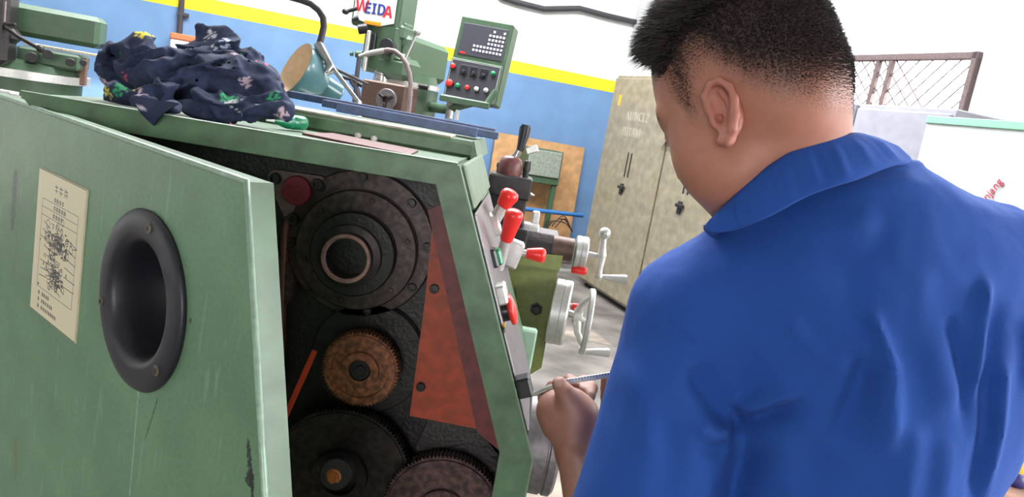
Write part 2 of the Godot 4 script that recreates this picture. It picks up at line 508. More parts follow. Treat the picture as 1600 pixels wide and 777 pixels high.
func make_background() -> void:
	var l := locker("locker", "worn beige steel locker with faint white lettering against the blue wall", -6.15, -5.075, 1.85, M.beige_locker, 2.9)
	var face := Basis(room_basis.z, Vector3.UP, -room_basis.x)
	var pale := mat("faded white lettering", Color8(190, 181, 160), 0.7, 0.0, "worn", 20.0)
	var dr := l.get_node("door")
	letters("KUNCI 2", dr, on_plane(996, 183, room(2.897, 0, 0), room_basis.x), face, 0.075, 0.002, pale)
	letters("HITAM", dr, on_plane(986, 207, room(2.897, 0, 0), room_basis.x), face, 0.075, 0.002, pale)
	var mb := MB.new(); mb.xf = Transform3D(room_basis, Vector3.ZERO)
	mb.box(Vector3(2.897, 1.64, -5.98), Vector3(0.003, 0.09, 0.04), 0)
	obj("yellow_sticker", mb, M.yellow_plastic, dr)
	var l2 := locker("locker", "plain beige locker behind the man's face, beside the lettered one", -5.07, -4.3, 1.84, M.beige_locker, 2.9)
	locker("locker", "grey locker behind the man's neck, under the barred window", -3.72, -3.28, 1.72, M.grey_locker, 2.9)
	locker("locker", "grey locker between the man's collar and the white banner", -3.26, -2.66, 1.72, M.grey_locker, 2.9)
	# brown leaning board with a green tray box, blue pipe, wires
	mb = MB.new()
	var bz := BK + 0.06
	var pn := room_basis.z
	var c: Array[Vector3] = []
	for p in [[774, 212], [913, 231], [896, 420], [752, 400]]: c.append(room_basis.inverse() * on_plane(p[0], p[1], room(0, 0, bz), pn))
	mb.xf = Transform3D(room_basis, Vector3.ZERO)
	var poly := PackedVector2Array([Vector2(2.2, 0.012), Vector2(3.13, 0.012), Vector2(c[1].x, c[1].y), Vector2(c[0].x, c[1].y + 0.01)])
	mb.prism(poly, bz - 0.012, bz + 0.012)
	tag(obj("plywood_board", mb, M.plywood), "orange brown plywood board standing against the blue wall", "board")
	var tb := thing("tray_box", "small green metal tray box with a pale worn front before the plywood", "box", room(2.55, 0.9, bz + 0.2), deg_to_rad(ROOM_TURN))
	mb = MB.new(); mb.xf = Transform3D(room_basis, Vector3.ZERO)
	var t0 := room_basis.inverse() * on_plane(838, 232, room(0, 0, bz + 0.3), pn)
	var t1 := room_basis.inverse() * on_plane(873, 292, room(0, 0, bz + 0.3), pn)
	var tcx := (t0.x + t1.x) / 2 - 0.02
	var tcy := (t0.y + t1.y) / 2
	var tw := 0.36
	var th := t0.y - t1.y
	mb.box(Vector3(tcx, tcy, bz + 0.14), Vector3(tw, th, 0.2), 0.006)
	obj("body", mb, M.mill_green, tb)
	mb = MB.new(); mb.xf = Transform3D(room_basis, Vector3.ZERO)
	mb.box(Vector3(tcx, tcy + 0.03, bz + 0.245), Vector3(tw - 0.03, th - 0.08, 0.02), 0.004)
	obj("pale_front", mb, mat("pale scuffed sheet", Color8(170, 178, 164), 0.4, 0.2, "worn", 5.0), tb)
	for s in [-1, 1]:
		mb = MB.new(); mb.xf = Transform3D(room_basis, Vector3.ZERO)
		mb.box(Vector3(tcx + s * (tw / 2 - 0.03), (tcy - th / 2) / 2, bz + 0.2), Vector3(0.045, tcy - th / 2, 0.045), 0.003)
		obj("leg", mb, M.mill_green, tb)
	mb = MB.new(); mb.xf = Transform3D(room_basis, Vector3.ZERO)
	var p0 := room_basis.inverse() * on_plane(780, 322, room(0, 0, bz + 0.32), pn)
	var p1 := room_basis.inverse() * on_plane(911, 337, room(0, 0, bz + 0.32), pn)
	mb.cyl(p0, p1, 0.02, -1, 12)
	tag(obj("blue_pipe", mb, M.blue_pipe), "thin blue pipe lying level in front of the plywood board", "pipe")
	for k in 4:
		mb = MB.new()
		var pts := []
		for i in 13:
			var f := i / 12.0
			pts.append(on_plane(852 + k * 5 + f * (40 - k * 4), 356 - sin(f * PI) * (14 + 3 * (k % 3)) + f * 4, room(0, 0, bz + 0.1 + 0.06 * k), pn) + Vector3(0, 0.012 * sin(f * 9 + k), 0))
		mb.tube(pts, 0.006, 6)
		tag(obj("loose_wire", mb, M.brown), "thin brown wire arching in a tangle below the blue pipe", "wire", "tangled wires under the blue pipe")
	# white banner with red writing
	var bn := thing("white_banner", "white sheet with a green top edge and red writing behind the man's shoulder", "banner", room(2.6, 0, -2.3), 0)
	var n := room_basis.x
	var q0 := room(2.62, 0, 0)
	mb = MB.new()
	var tl := on_plane(1452, 184, q0, n)
	var tr := on_plane(1680, 194, q0, n)
	mb.xf = Transform3D(room_basis, Vector3.ZERO)
	var tll := room_basis.inverse() * tl
	var trl := room_basis.inverse() * tr
	mb.box(Vector3(2.62, tll.y / 2, (tll.z + trl.z) / 2), Vector3(0.012, tll.y, absf(trl.z - tll.z)), 0.002)
	obj("sheet", mb, mat("white banner vinyl", Color8(232, 234, 232), 0.5, 0.0, "paint", 1.2, "coarse", 0.25), bn)
	mb = MB.new(); mb.xf = Transform3D(room_basis, Vector3.ZERO)
	mb.box(Vector3(2.612, tll.y - 0.008, (tll.z + trl.z) / 2), Vector3(0.012, 0.03, absf(trl.z - tll.z)), 0.002)
	obj("top_edge", mb, mat("pale green edging", Color8(150, 210, 176), 0.5, 0.0, "", 1.0), bn)
	var tb2 := Basis(room_basis.z, Vector3.UP, -room_basis.x) * Basis(Vector3(0, 0, 1), deg_to_rad(62))
	letters("Panjang", bn, on_plane(1546, 303, room(2.611, 0, 0), n), tb2, 0.027, 0.002, mat("red print", Color8(196, 60, 84), 0.6, 0.0, "", 1.0), false)
	# the person's corner bottom right: a yellow-capped bottle standing on a crate

# ---------- the lathe ----------
const ZF := -1.05   # the plane of the open end frame
func v2(p: Vector3) -> Vector2: return Vector2(p.x, p.y)
func gear_shape(c: Vector3, r: float, teeth: int, tooth: float, thick: float, bore: float, steps: Array) -> MB:
	var mb := MB.new()
	var poly := PackedVector2Array()
	for i in teeth:
		for k in [[0.0, 0], [0.22, 0], [0.36, 1], [0.64, 1], [0.78, 0]]:
			var a: float = TAU * (i + k[0]) / teeth
			poly.append(Vector2(c.x, c.y) + Vector2(cos(a), sin(a)) * (r if k[1] else r - tooth))
	mb.prism(poly, c.z - thick, c.z)
	# the web: raised rims and a hub turned on the front face; steps are [radius, height]
	var prof := []
	for s in steps: prof.append(Vector2(s[0], s[1]))
	prof.append(Vector2(bore, steps[-1][1])); prof.append(Vector2(bore, -0.01))
	mb.lathe(c + Vector3(0, 0, 0.0005), Vector3(0, 0, 1), prof, 48)
	return mb
func bolt(mb: MB, p: Vector3, axis: Vector3, r: float, h: float) -> void:
	mb.lathe(p, axis, [Vector2(r, 0), Vector2(r, h * 0.8), Vector2(r * 0.85, h), Vector2(r * 0.55, h), Vector2(r * 0.5, h * 0.4), Vector2(0, h * 0.4)], 12)
func hexbolt(mb: MB, p: Vector3, axis: Vector3, r: float, h: float) -> void:
	mb.lathe(p, axis, [Vector2(r * 1.35, 0), Vector2(r * 1.35, h * 0.15), Vector2(r, h * 0.16), Vector2(r, h * 0.85), Vector2(r * 0.8, h), Vector2(0, h)], 6)
func door_texture() -> ImageTexture:
	# flat colour of the door sheet: paint mottling, scuffs, drips and pen marks; u along the door from s=-0.1, v down from the top
	var im := Image.create(1024, 1024, false, Image.FORMAT_RGB8)
	var n := FastNoiseLite.new(); n.seed = 4; n.frequency = 0.006; n.fractal_octaves = 5
	var g := FastNoiseLite.new(); g.seed = 9; g.frequency = 0.11; g.fractal_octaves = 2
	var sc := FastNoiseLite.new(); sc.seed = 19; sc.frequency = 0.02; sc.fractal_octaves = 4
	for y in 1024:
		for x in 1024:
			var k := 0.94 + 0.09 * n.get_noise_2d(x, y) + 0.05 * g.get_noise_2d(x, y)
			var c := Color(0.405 * k, 0.548 * k, 0.415 * k)
			var w := sc.get_noise_2d(x * 3.0, y * 0.35)
			if w > 0.42: c = c.lerp(Color(0.5, 0.62, 0.54), minf(1.0, (w - 0.42) * 6.0) * 0.5)
			im.set_pixel(x, y, c)
	# marks: [s, y, half width, half height, colour, slant]
	for m in [[-0.033, 1.112, 0.011, 0.045, Color(0.26, 0.33, 0.29), 0.0], [0.043, 0.745, 0.006, 0.03, Color(0.42, 0.4, 0.25), 0.15], [0.435, 0.965, 0.0016, 0.028, Color(0.2, 0.28, 0.22), -0.35], [0.40, 0.93, 0.0014, 0.1, Color(0.55, 0.68, 0.62), 0.02], [0.628, 1.0, 0.004, 0.02, Color(0.07, 0.08, 0.08), 0.35], [0.632, 0.985, 0.008, 0.008, Color(0.06, 0.07, 0.07), 0.0], [0.645, 0.955, 0.003, 0.04, Color(0.08, 0.1, 0.09), 0.35], [0.495, 1.095, 0.002, 0.003, Color(0.1, 0.12, 0.1), 0.0]]:
		var cx: float = (m[0] + 0.1) / 0.85 * 1024.0
		var cy: float = (1.25 - m[1]) / 0.85 * 1024.0
		var hw: float = m[2] / 0.85 * 1024.0
		var hh: float = m[3] / 0.85 * 1024.0
		for y in range(maxi(0, int(cy - hh)), mini(1023, int(cy + hh)) + 1):
			var mid: float = cx + m[5] * (y - cy)
			var ww: float = hw * sqrt(maxf(0.0, 1.0 - pow((y - cy) / hh, 4.0))) * (0.75 + 0.5 * g.get_noise_2d(y * 2.0, cx))
			for x in range(maxi(0, int(mid - ww)), mini(1023, int(mid + ww)) + 1):
				var f := clampf(0.75 + 0.6 * g.get_noise_2d(x * 1.5, y * 0.7), 0.0, 1.0)
				im.set_pixel(x, y, im.get_pixel(x, y).lerp(m[4], f))
	return ImageTexture.create_from_image(im)
func plate_texture() -> ImageTexture:
	# the printed gear-train plate: title, ruled lines, two dense diagrams, three lines of small print
	var im := Image.create(512, 620, false, Image.FORMAT_RGB8)
	var paper := Color(0.93, 0.89, 0.76)
	im.fill(paper)
	var ink := Color(0.16, 0.15, 0.14)
	var rng := RandomNumberGenerator.new(); rng.seed = 77
	for y in 620:
		for x in 512:
			if rng.randf() < 0.1: im.set_pixel(x, y, paper.darkened(rng.randf() * 0.08))
	var glyph := func(x: int, y: int, w: int, h: int):
		im.fill_rect(Rect2i(x + w / 2 - 2, y, 4, h), ink)
		im.fill_rect(Rect2i(x, y + h / 4, w, 4), ink)
		im.fill_rect(Rect2i(x, y + 2 * h / 3, w, 3), ink)
		if rng.randf() < 0.6: im.fill_rect(Rect2i(x, y, 3, h), ink)
		if rng.randf() < 0.6: im.fill_rect(Rect2i(x + w - 3, y + h / 3, 3, h * 2 / 3), ink)
	for k in 3: glyph.call(190 + k * 52, 36, 34, 38)
	for r in 3:
		var yy := 92 + r * 34
		im.fill_rect(Rect2i(60, yy + 26, 390, 2), ink)
		for k in 4 + (r % 2): glyph.call(190 + k * 28, yy, 20, 22)
	var line := func(a: Vector2, b: Vector2):
		var L := int(a.distance_to(b)) + 1
		for i in L:
			var p := a.lerp(b, float(i) / L)
			im.fill_rect(Rect2i(int(p.x), int(p.y), 3, 3), ink)
	for part in [[Vector2(255, 270), 150.0, 72.0, 150], [Vector2(260, 420), 130.0, 66.0, 110]]:
		for k in part[3]:
			var c: Vector2 = part[0] + Vector2(rng.randfn() * part[1] * 0.4, rng.randfn() * part[2] * 0.42)
			if k % 3 == 0:
				var r := rng.randf_range(5, 20)
				for s in 20: line.call(c + Vector2(cos(s * TAU / 20), sin(s * TAU / 20)) * r, c + Vector2(cos((s + 1) * TAU / 20), sin((s + 1) * TAU / 20)) * r)
			elif k % 3 == 1: line.call(c, c + Vector2(rng.randf_range(-60, 60), rng.randf_range(-16, 16)))
			else: im.fill_rect(Rect2i(int(c.x), int(c.y), rng.randi_range(4, 20), rng.randi_range(4, 14)), ink)
	for k in 8: line.call(Vector2(60 + rng.randf() * 60, 210 + k * 34), Vector2(160 + rng.randf() * 60, 230 + k * 30))
	for k in 6: line.call(Vector2(350, 230 + k * 40), Vector2(440 + rng.randf() * 30, 250 + k * 36))
	line.call(Vector2(62, 120), Vector2(62, 500)); line.call(Vector2(450, 120), Vector2(450, 500))
	im.fill_rect(Rect2i(60, 500, 390, 2), ink)
	for r in 3:
		for k in 5 + r * 2: glyph.call(84 + k * 22 + (20 if k > 0 else 0), 516 + r * 30, 16, 18)
	im.fill_rect(Rect2i(0, 0, 512, 3), Color(0.35, 0.33, 0.28)); im.fill_rect(Rect2i(0, 617, 512, 3), Color(0.35, 0.33, 0.28))
	return ImageTexture.create_from_image(im)
func make_lathe() -> void:
	var L := thing("lathe", "green metal lathe with its gear-end door standing open beside the man", "lathe", Vector3(-0.3, 0, -1.6))
	var TL := Vector2(-0.7, 1.266)
	var TR := Vector2(-0.093, 1.272)
	var RM := Vector2(0.08, 0.869)
	var iTL := Vector2(-0.67, 1.237)
	var iTR := Vector2(-0.118, 1.242)
	var iRM := Vector2(0.034, 0.872)
	# end frame, a pressed lip round the opening
	var mb := MB.new()
	mb.prism(PackedVector2Array([TL, TR, iTR, iTL]), ZF - 0.03, ZF)
	mb.prism(PackedVector2Array([TR, RM, iRM, iTR]), ZF - 0.03, ZF)
	mb.prism(PackedVector2Array([RM, Vector2(0.08, 0.08), Vector2(0.034, 0.5), iRM]), ZF - 0.03, ZF)
	mb.prism(PackedVector2Array([Vector2(-0.7, 1.245), iTL, Vector2(-0.67, 0.5), Vector2(-0.705, 0.08)]), ZF - 0.16, ZF - 0.13)
	mb.prism(PackedVector2Array([Vector2(0.034, 0.5), Vector2(0.08, 0.08), Vector2(-0.6, 0.08), Vector2(-0.6, 0.5)]), ZF - 0.03, ZF)
	obj("end_frame", mb, M.green, L)
	# bright worn bead along the outer edge
	mb = MB.new()
	mb.tube([Vector3(TL.x, TL.y, ZF - 0.004), Vector3(TR.x, TR.y, ZF - 0.004)], 0.0045, 8)
	obj("edge_bead", mb, M.green, L)
	mb = MB.new()
	mb.tube([Vector3(TR.x, TR.y, ZF - 0.004), Vector3(RM.x, RM.y, ZF - 0.004), Vector3(0.08, 0.3, ZF - 0.004)], 0.004, 8)
	obj("edge_bead", mb, M.green, L)
	# casing: top, rear side, slanting control front, pedestal
	mb = MB.new()
	mb.box(Vector3(-0.403, 1.254, -1.36), Vector3(0.604, 0.024, 0.57), 0.004)
	obj("top_cover", mb, M.green, L)
	mb = MB.new()
	mb.box(Vector3(-0.695, 0.87, -1.36), Vector3(0.02, 0.75, 0.56), 0.004)
	obj("rear_cover", mb, M.green, L)
	mb = MB.new()
	mb.prism(PackedVector2Array([TR + Vector2(-0.012, -0.004), RM + Vector2(-0.012, 0), Vector2(0.068, 0.5), Vector2(0.048, 0.5), RM + Vector2(-0.03, 0.0), TR + Vector2(-0.03, -0.01)]), -1.64, ZF - 0.02)
	obj("front_casing", mb, M.green, L)
	var pn := Vector3(0.919, 0.394, 0)      # outward from the slanting front
	var pu := Vector3(-0.394, 0.919, 0)     # up along it
	var p0 := Vector3(TR.x, TR.y, ZF)
	var panel := Basis(pu.cross(pn), pu, pn)
	# plates on the control front: an upper one with the speed levers, a lower one with switches
	var k := 0
	for a in [[0.16, -1.27, 0.17, 0.34], [0.335, -1.24, 0.16, 0.28]]:
		mb = MB.new()
		mb.box(p0 - pu * a[0] + Vector3(0, 0, a[1] - ZF) + pn * 0.001, Vector3(a[3], a[2], 0.006), 0.002, panel)
		obj("control_plate", mb, M.alu_panel, L)
	mb = MB.new()
	mb.box(p0 - pu * 0.035 + Vector3(0, 0, -0.22) + pn * 0.002, Vector3(0.36, 0.066, 0.01), 0.003, panel)
	obj("bevel_cover", mb, M.green, L)
	# headstock casting that closes the gear space behind
	mb = MB.new()
	mb.prism(PackedVector2Array([Vector2(-0.685, 0.49), Vector2(0.035, 0.49), Vector2(0.035, 0.86), Vector2(-0.125, 1.238), Vector2(-0.685, 1.238)]), -1.63, -1.21)
	obj("headstock_casting", mb, M.grease, L)
	mb = MB.new()
	mb.box(Vector3(-0.312, 0.28, -1.36), Vector3(0.77, 0.55, 0.56), 0.02)
	obj("pedestal", mb, M.green, L)
	mb = MB.new()
	mb.box(Vector3(-0.36, 0.4, -2.7), Vector3(0.4, 0.8, 0.5), 0.02)
	obj("tail_pedestal", mb, M.green, L)
	# raised tray on top of the headstock
	mb = MB.new()
	mb.box(Vector3(-0.345, 1.28, -1.50), Vector3(0.50, 0.03, 0.28), 0.006)
	var tray := obj("top_tray", mb, M.green, L)
	mb = MB.new()
	mb.prism(PackedVector2Array([Vector2(-0.10, 1.266), Vector2(-0.086, 1.266), Vector2(-0.097, 1.297), Vector2(-0.10, 1.297)]), -1.64, -1.35)
	obj("tray_end", mb, M.green, tray)
	mb = MB.new()
	mb.box(Vector3(-0.36, 1.2965, -1.42), Vector3(0.44, 0.004, 0.11), 0.001)
	obj("tray_edge", mb, mat("pale beige lining", Color8(196, 188, 170), 0.5, 0.0, "worn", 8.0), tray)
	for x in [560, 585]:
		mb = MB.new()
		bolt(mb, on_z(x, 212 + (x - 560) * 0.2, -1.361), Vector3(0, 0, 1), 0.006, 0.006)
		obj("screw", mb, M.steel, tray)
	make_door(L)
	make_gears(L)
	make_controls(L, p0, pn, pu, panel)
	make_carriage(L)
func make_door(L: Node) -> void:
	var h := Vector3(-0.69, 0, -1.056)
	var D := Vector3(0.44, 0, 0.36).normalized()
	var N := Vector3(-D.z, 0, D.x)
	var xf := Transform3D(Basis(D, Vector3.UP, N), h)
	var outer: Array[Vector2] = [Vector2(-0.2, 1.25), Vector2(0.566, 1.25), Vector2(0.655, 0.98), Vector2(0.72, 0.78), Vector2(0.72, 0.45), Vector2(-0.2, 0.45)]
	var c := Vector2(0.388, 1.085)
	var R := 0.088
	# angles of the star: the corners and an even ring
	var angs := []
	for i in 48: angs.append(TAU * i / 48.0)
	for o in outer: angs.append(fposmod((o - c).angle(), TAU))
	angs.sort()
	var mb := MB.new(); mb.xf = xf
	for i in angs.size():
		var a0: float = angs[i]
		var a1: float = angs[(i + 1) % angs.size()]
		var ps := []
		for a in [a0, a1]:
			var d := Vector2(cos(a), sin(a))
			var best := 10.0
			for j in outer.size():
				var e0 := outer[j]
				var e1 := outer[(j + 1) % outer.size()]
				var hit = Geometry2D.segment_intersects_segment(c, c + d * 3.0, e0, e1)
				if hit != null: best = minf(best, c.distance_to(hit))
			ps.append([c + d * R, c + d * best])
		var ids := []
		for p in [ps[0][0], ps[0][1], ps[1][1], ps[1][0]]:
			ids.append(mb.v(Vector3(p.x, p.y, 0), Vector3(0, 0, 1), Vector2((p.x + 0.1) / 0.85, (1.25 - p.y) / 0.85)))
		mb.q(ids[0], ids[1], ids[2], ids[3])
		ids = []
		for p in [ps[0][0], ps[0][1], ps[1][1], ps[1][0]]:
			ids.append(mb.v(Vector3(p.x, p.y, -0.002), Vector3(0, 0, -1), Vector2((p.x + 0.1) / 0.85, (1.25 - p.y) / 0.85)))
		mb.q(ids[0], ids[1], ids[2], ids[3])
	var dm := StandardMaterial3D.new()
	dm.resource_name = "door paint"
	dm.albedo_texture = door_texture(); dm.roughness = 0.4
	var door := obj("gear_door", mb, dm, L)
	# folded rim along top, free side and bottom
	mb = MB.new(); mb.xf = xf
	for j in 5:
		var a := outer[j]
		var b := outer[(j + 1) % outer.size()]
		var e := (b - a).normalized()
		var n := Vector2(-e.y, e.x)
		mb.prism(PackedVector2Array([a, b, b - n * 0.003, a - n * 0.003]), -0.03, -0.0005)
	obj("door_rim", mb, M.green, door)
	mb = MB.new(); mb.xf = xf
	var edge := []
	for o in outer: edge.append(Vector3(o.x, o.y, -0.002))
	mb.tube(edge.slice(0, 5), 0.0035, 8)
	obj("rim_bead", mb, mat("painted edge highlight", Color8(168, 196, 172), 0.35, 0.1, "worn", 14.0), door)  # bright line on the door edge: a highlight put into the colour
	# pressed inner stiffener at the free side
	# black funnel recessed in the door
	mb = MB.new(); mb.xf = xf
	mb.lathe(Vector3(c.x, c.y, 0.0), Vector3(0, 0, 1), [Vector2(0.1, 0.0), Vector2(0.101, 0.003), Vector2(0.099, 0.006), Vector2(0.092, 0.008), Vector2(0.076, 0.0085), Vector2(0.070, 0.007), Vector2(0.065, 0.001), Vector2(0.0625, -0.012), Vector2(0.06, -0.03), Vector2(0.056, -0.055), Vector2(0.048, -0.066), Vector2(0.03, -0.072), Vector2(0.0, -0.073)], 64, true)
	var fun := obj("handle_recess", mb, M.soft_black, door)
	for a in [78.0, 197.0, 318.0]:
		mb = MB.new(); mb.xf = xf
		var d := Vector2(cos(deg_to_rad(a)), sin(deg_to_rad(a))) * 0.0865
		mb.lathe(Vector3(c.x + d.x, c.y + d.y, 0.008), Vector3(0, 0, 1), [Vector2(0.0062, 0), Vector2(0.0062, 0.001), Vector2(0.005, 0.002), Vector2(0.0028, 0.002), Vector2(0.0025, 0.0005), Vector2(0, 0.0005)], 14)
		obj("screw", mb, mat("dull screw", Color8(120, 110, 98), 0.4, 0.6, "worn", 30.0), fun)
	# printed plate
	mb = MB.new(); mb.xf = xf
	mb.box(Vector3(0.143, 1.078, 0.0008), Vector3(0.162, 0.197, 0.0016), 0.0004)
	var pl := obj("name_plate", mb, mat("cream plate", Color8(232, 222, 190), 0.45, 0.0, "paint", 10.0), door)
	mb = MB.new(); mb.xf = xf
	mb.sheet(Vector3(0.0635, 1.1755, 0.0021), Vector3(0.2225, 1.1755, 0.0021), Vector3(0.2225, 0.9805, 0.0021), Vector3(0.0635, 0.9805, 0.0021))
	var pm := StandardMaterial3D.new()
	pm.resource_name = "printed plate"
	pm.albedo_texture = plate_texture(); pm.roughness = 0.4
	var print_ := obj("plate_print", mb, pm, door)
	# hinge at the frame's rear corner
	mb = MB.new()
	mb.cyl(Vector3(-0.708, 1.15, -1.09), Vector3(-0.708, 1.235, -1.09), 0.011, -1, 14)
	mb.box(Vector3(-0.70, 1.2, -1.085), Vector3(0.03, 0.03, 0.016), 0.003)
	obj("hinge", mb, M.steel, L)
func disc(p: Vector3, r: float, h: float, inner := 0.0, lip := 0.002) -> MB:
	var mb := MB.new()
	if inner > 0.0:
		mb.lathe(p, Vector3(0, 0, 1), [Vector2(r, -0.02), Vector2(r, h - lip), Vector2(r - lip, h), Vector2(inner + lip, h), Vector2(inner, h - lip), Vector2(inner, -0.02)], 64)
	else:
		mb.lathe(p, Vector3(0, 0, 1), [Vector2(r, -0.02), Vector2(r, h - lip), Vector2(r - lip, h), Vector2(0, h)], 64)
	return mb
func make_gears(L: Node) -> void:
	var ZB := -1.21   # front of the headstock casting
	var px := 1.0 / FPX
	# spindle bearing cover, retaining ring, hub and tube end
	var c0 := on_z(562, 382, ZB + 0.02)
	obj("bearing_cover", disc(c0, 0.118, 0.0), M.grease_steel, L)
	var c1 := on_z(556, 392, ZB + 0.04)
	var ring := obj("retaining_ring", disc(c1, 0.095, 0.0), M.grease_steel, L)
	var c2 := on_z(550, 398, ZB + 0.06)
	obj("lock_nut", disc(c2, 0.066, 0.0), M.grease, L)
	var c3 := on_z(540, 405, -1.115)
	var mb := MB.new()
	mb.lathe(c3, Vector3(0, 0, 1), [Vector2(0.048, -0.06), Vector2(0.048, -0.02), Vector2(0.0375, -0.018), Vector2(0.0375, -0.004)], 56)
	mb.lathe(c3, Vector3(0, 0, 1), [Vector2(0.0305, -0.004), Vector2(0.0305, -0.2), Vector2(0, -0.2)], 56)
	obj("spindle_tube", mb, M.gear_dark, L)
	mb = MB.new()
	mb.lathe(c3, Vector3(0, 0, 1), [Vector2(0.0375, -0.006), Vector2(0.0375, -0.001), Vector2(0.0365, 0), Vector2(0.0325, 0), Vector2(0.0308, -0.0015), Vector2(0.0305, -0.006)], 56)
	obj("spindle_rim", mb, mat("pale spindle rim", Color8(196, 150, 142), 0.35, 0.5, "worn", 12.0), L)  # end ring, paler than the tube behind it
	for a in [8.0, 48.0, 95.0, 132.0, 188.0, 233.0, 285.0, 330.0]:
		mb = MB.new()
		var r := deg_to_rad(a)
		bolt(mb, c0 + Vector3(cos(r), sin(r), 0) * 0.107, Vector3(0, 0, 1), 0.0075, 0.008)
		obj("bolt", mb, M.dark_steel, L)
	for a in [20.0, 80.0, 140.0, 200.0, 262.0, 320.0]:
		mb = MB.new()
		var r := deg_to_rad(a)
		bolt(mb, c1 + Vector3(cos(r), sin(r), 0) * 0.082, Vector3(0, 0, 1), 0.0045, 0.005)
		obj("bolt", mb, M.grease_steel, ring)
	# three-cornered plate with the red plug
	var tri: Array[Vector3] = [on_z(431, 279, ZB + 0.02), on_z(497, 288, ZB + 0.02), on_z(459, 342, ZB + 0.02)]
	mb = MB.new()
	var poly := PackedVector2Array()
	for i in 3:
		var p := v2(tri[i])
		var ctr := (v2(tri[0]) + v2(tri[1]) + v2(tri[2])) / 3.0
		var base_a := (p - ctr).angle()
		for j in 7: poly.append(p + Vector2.from_angle(base_a + deg_to_rad(-60 + j * 20)) * 0.013)
	poly = Geometry2D.convex_hull(poly)
	poly.remove_at(poly.size() - 1)
	mb.prism(poly, ZB - 0.005, ZB + 0.02)
	var tp := obj("plug_plate", mb, mat("dull plug plate", Color8(138, 112, 106), 0.45, 0.2, "worn", 9.0), L)
	for t3 in tri:
		mb = MB.new()
		bolt(mb, t3, Vector3(0, 0, 1), 0.0095, 0.009)
		obj("bolt", mb, M.dark_steel, tp)
	mb = MB.new()
	var rc := on_z(463, 298, ZB + 0.028)
	mb.lathe(Vector3(rc.x, rc.y, ZB + 0.018), Vector3(0, 0, 1), [Vector2(0.0235, 0), Vector2(0.0235, 0.01), Vector2(0.022, 0.012), Vector2(0, 0.0125)], 32)
	obj("red_plug", mb, M.red_plug, tp)
	# oil pipe and a hub on the left
	mb = MB.new()
	mb.tube([on_z(451, 340, ZB + 0.015), on_z(446, 360, ZB + 0.025), on_z(443, 420, ZB + 0.025), on_z(440, 520, ZB + 0.025), on_z(436, 620, ZB + 0.02), on_z(432, 700, ZB + 0.02)], 0.0065, 12)
	obj("oil_pipe", mb, mat("brown copper pipe", Color8(120, 76, 62), 0.4, 0.3, "worn", 12.0), L)
	obj("side_hub", disc(on_z(405, 440, ZB + 0.03), 0.055, 0.0), M.grease_steel, L)
	# curved quadrant plate behind the gears
	obj("quadrant_plate", disc(on_z(575, 560, ZB + 0.02), 0.092, 0.0), M.grease, L)
	# gears
	var g1 := on_z(563, 578, -1.135)
	obj("change_gear", gear_shape(g1, 0.0605, 64, 0.0035, 0.02, 0.017, [[0.0555, 0], [0.055, 0.003], [0.045, 0.003], [0.043, -0.003], [0.03, -0.003], [0.029, 0.006], [0.018, 0.006]]), M.gear_brown, L)
	mb = MB.new()
	mb.cyl(g1 + Vector3(0, 0, -0.02), g1 + Vector3(0, 0, 0.004), 0.0165, -1, 20)
	hexbolt(mb, g1 + Vector3(0.001, 0.001, 0.003), Vector3(0, 0, 1), 0.009, 0.008)
	obj("gear_bolt", mb, M.dark_steel, L)
	var g2 := on_z(532, 742, -1.15)
	obj("change_gear", gear_shape(g2, 0.112, 110, 0.0036, 0.02, 0.03, [[0.106, 0], [0.105, 0.002], [0.09, 0.002], [0.088, -0.002], [0.045, -0.002], [0.044, 0.012], [0.034, 0.012]]), M.gear_dark, L)
	mb = MB.new()
	mb.cyl(on_z(536, 722, -1.18), on_z(524, 742, -1.09), 0.026, 0.024, 28)
	obj("gear_stud", mb, M.dark_steel, L)
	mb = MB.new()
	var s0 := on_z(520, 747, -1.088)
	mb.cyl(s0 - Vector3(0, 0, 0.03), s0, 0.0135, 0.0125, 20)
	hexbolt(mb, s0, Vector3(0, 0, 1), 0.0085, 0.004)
	obj("stud_end", mb, mat("orange stud with painted light", Color8(206, 122, 60), 0.4, 0.3, "worn", 20.0), L)  # lit end of the stud, its brightness put into the orange
	var g3 := on_z(690, 800, -1.12)
	obj("change_gear", gear_shape(g3, 0.094, 96, 0.0036, 0.022, 0.02, [[0.088, 0], [0.087, 0.003], [0.076, 0.003], [0.075, -0.004], [0.04, -0.004], [0.039, 0.008], [0.022, 0.008]]), M.gear_grey, L)
	# orange bar (quadrant edge), inner orange and dark red sheets
	mb = MB.new()
	var b0 := on_z(492, 548, -1.12)
	var b1 := on_z(424, 700, -1.12)
	var bd := (b1 - b0).normalized()
	mb.box((b0 + b1) / 2, Vector3(0.0085, b0.distance_to(b1), 0.006), 0.001, Basis(Vector3(-bd.y, bd.x, 0), -bd, Vector3(0, 0, -1)))
	obj("orange_strip", mb, mat("orange strip", Color8(210, 66, 34), 0.5, 0.0, "paint", 8.0), L)
	mb = MB.new()
	poly = PackedVector2Array()
	for p in [[676, 345], [690, 420], [752, 672], [640, 650], [664, 470]]: poly.append(v2(on_z(p[0], p[1], -1.15)))
	mb.prism(poly, -1.16, -1.15)
	var os := obj("orange_sheet", mb, M.orange, L)
	for p in [[679, 451], [658, 604]]:
		mb = MB.new()
		bolt(mb, on_z(p[0], p[1], -1.15), Vector3(0, 0, 1), 0.0075, 0.007)
		obj("bolt", mb, M.dark_steel, os)
	mb = MB.new()
	poly = PackedVector2Array()
	for p in [[668, 328], [694, 318], [782, 706], [746, 676], [700, 470]]: poly.append(v2(on_z(p[0], p[1], -1.11)))
	mb.prism(poly, -1.118, -1.11)
	obj("red_sheet", mb, M.maroon, L)
	mb = MB.new()
	poly = PackedVector2Array()
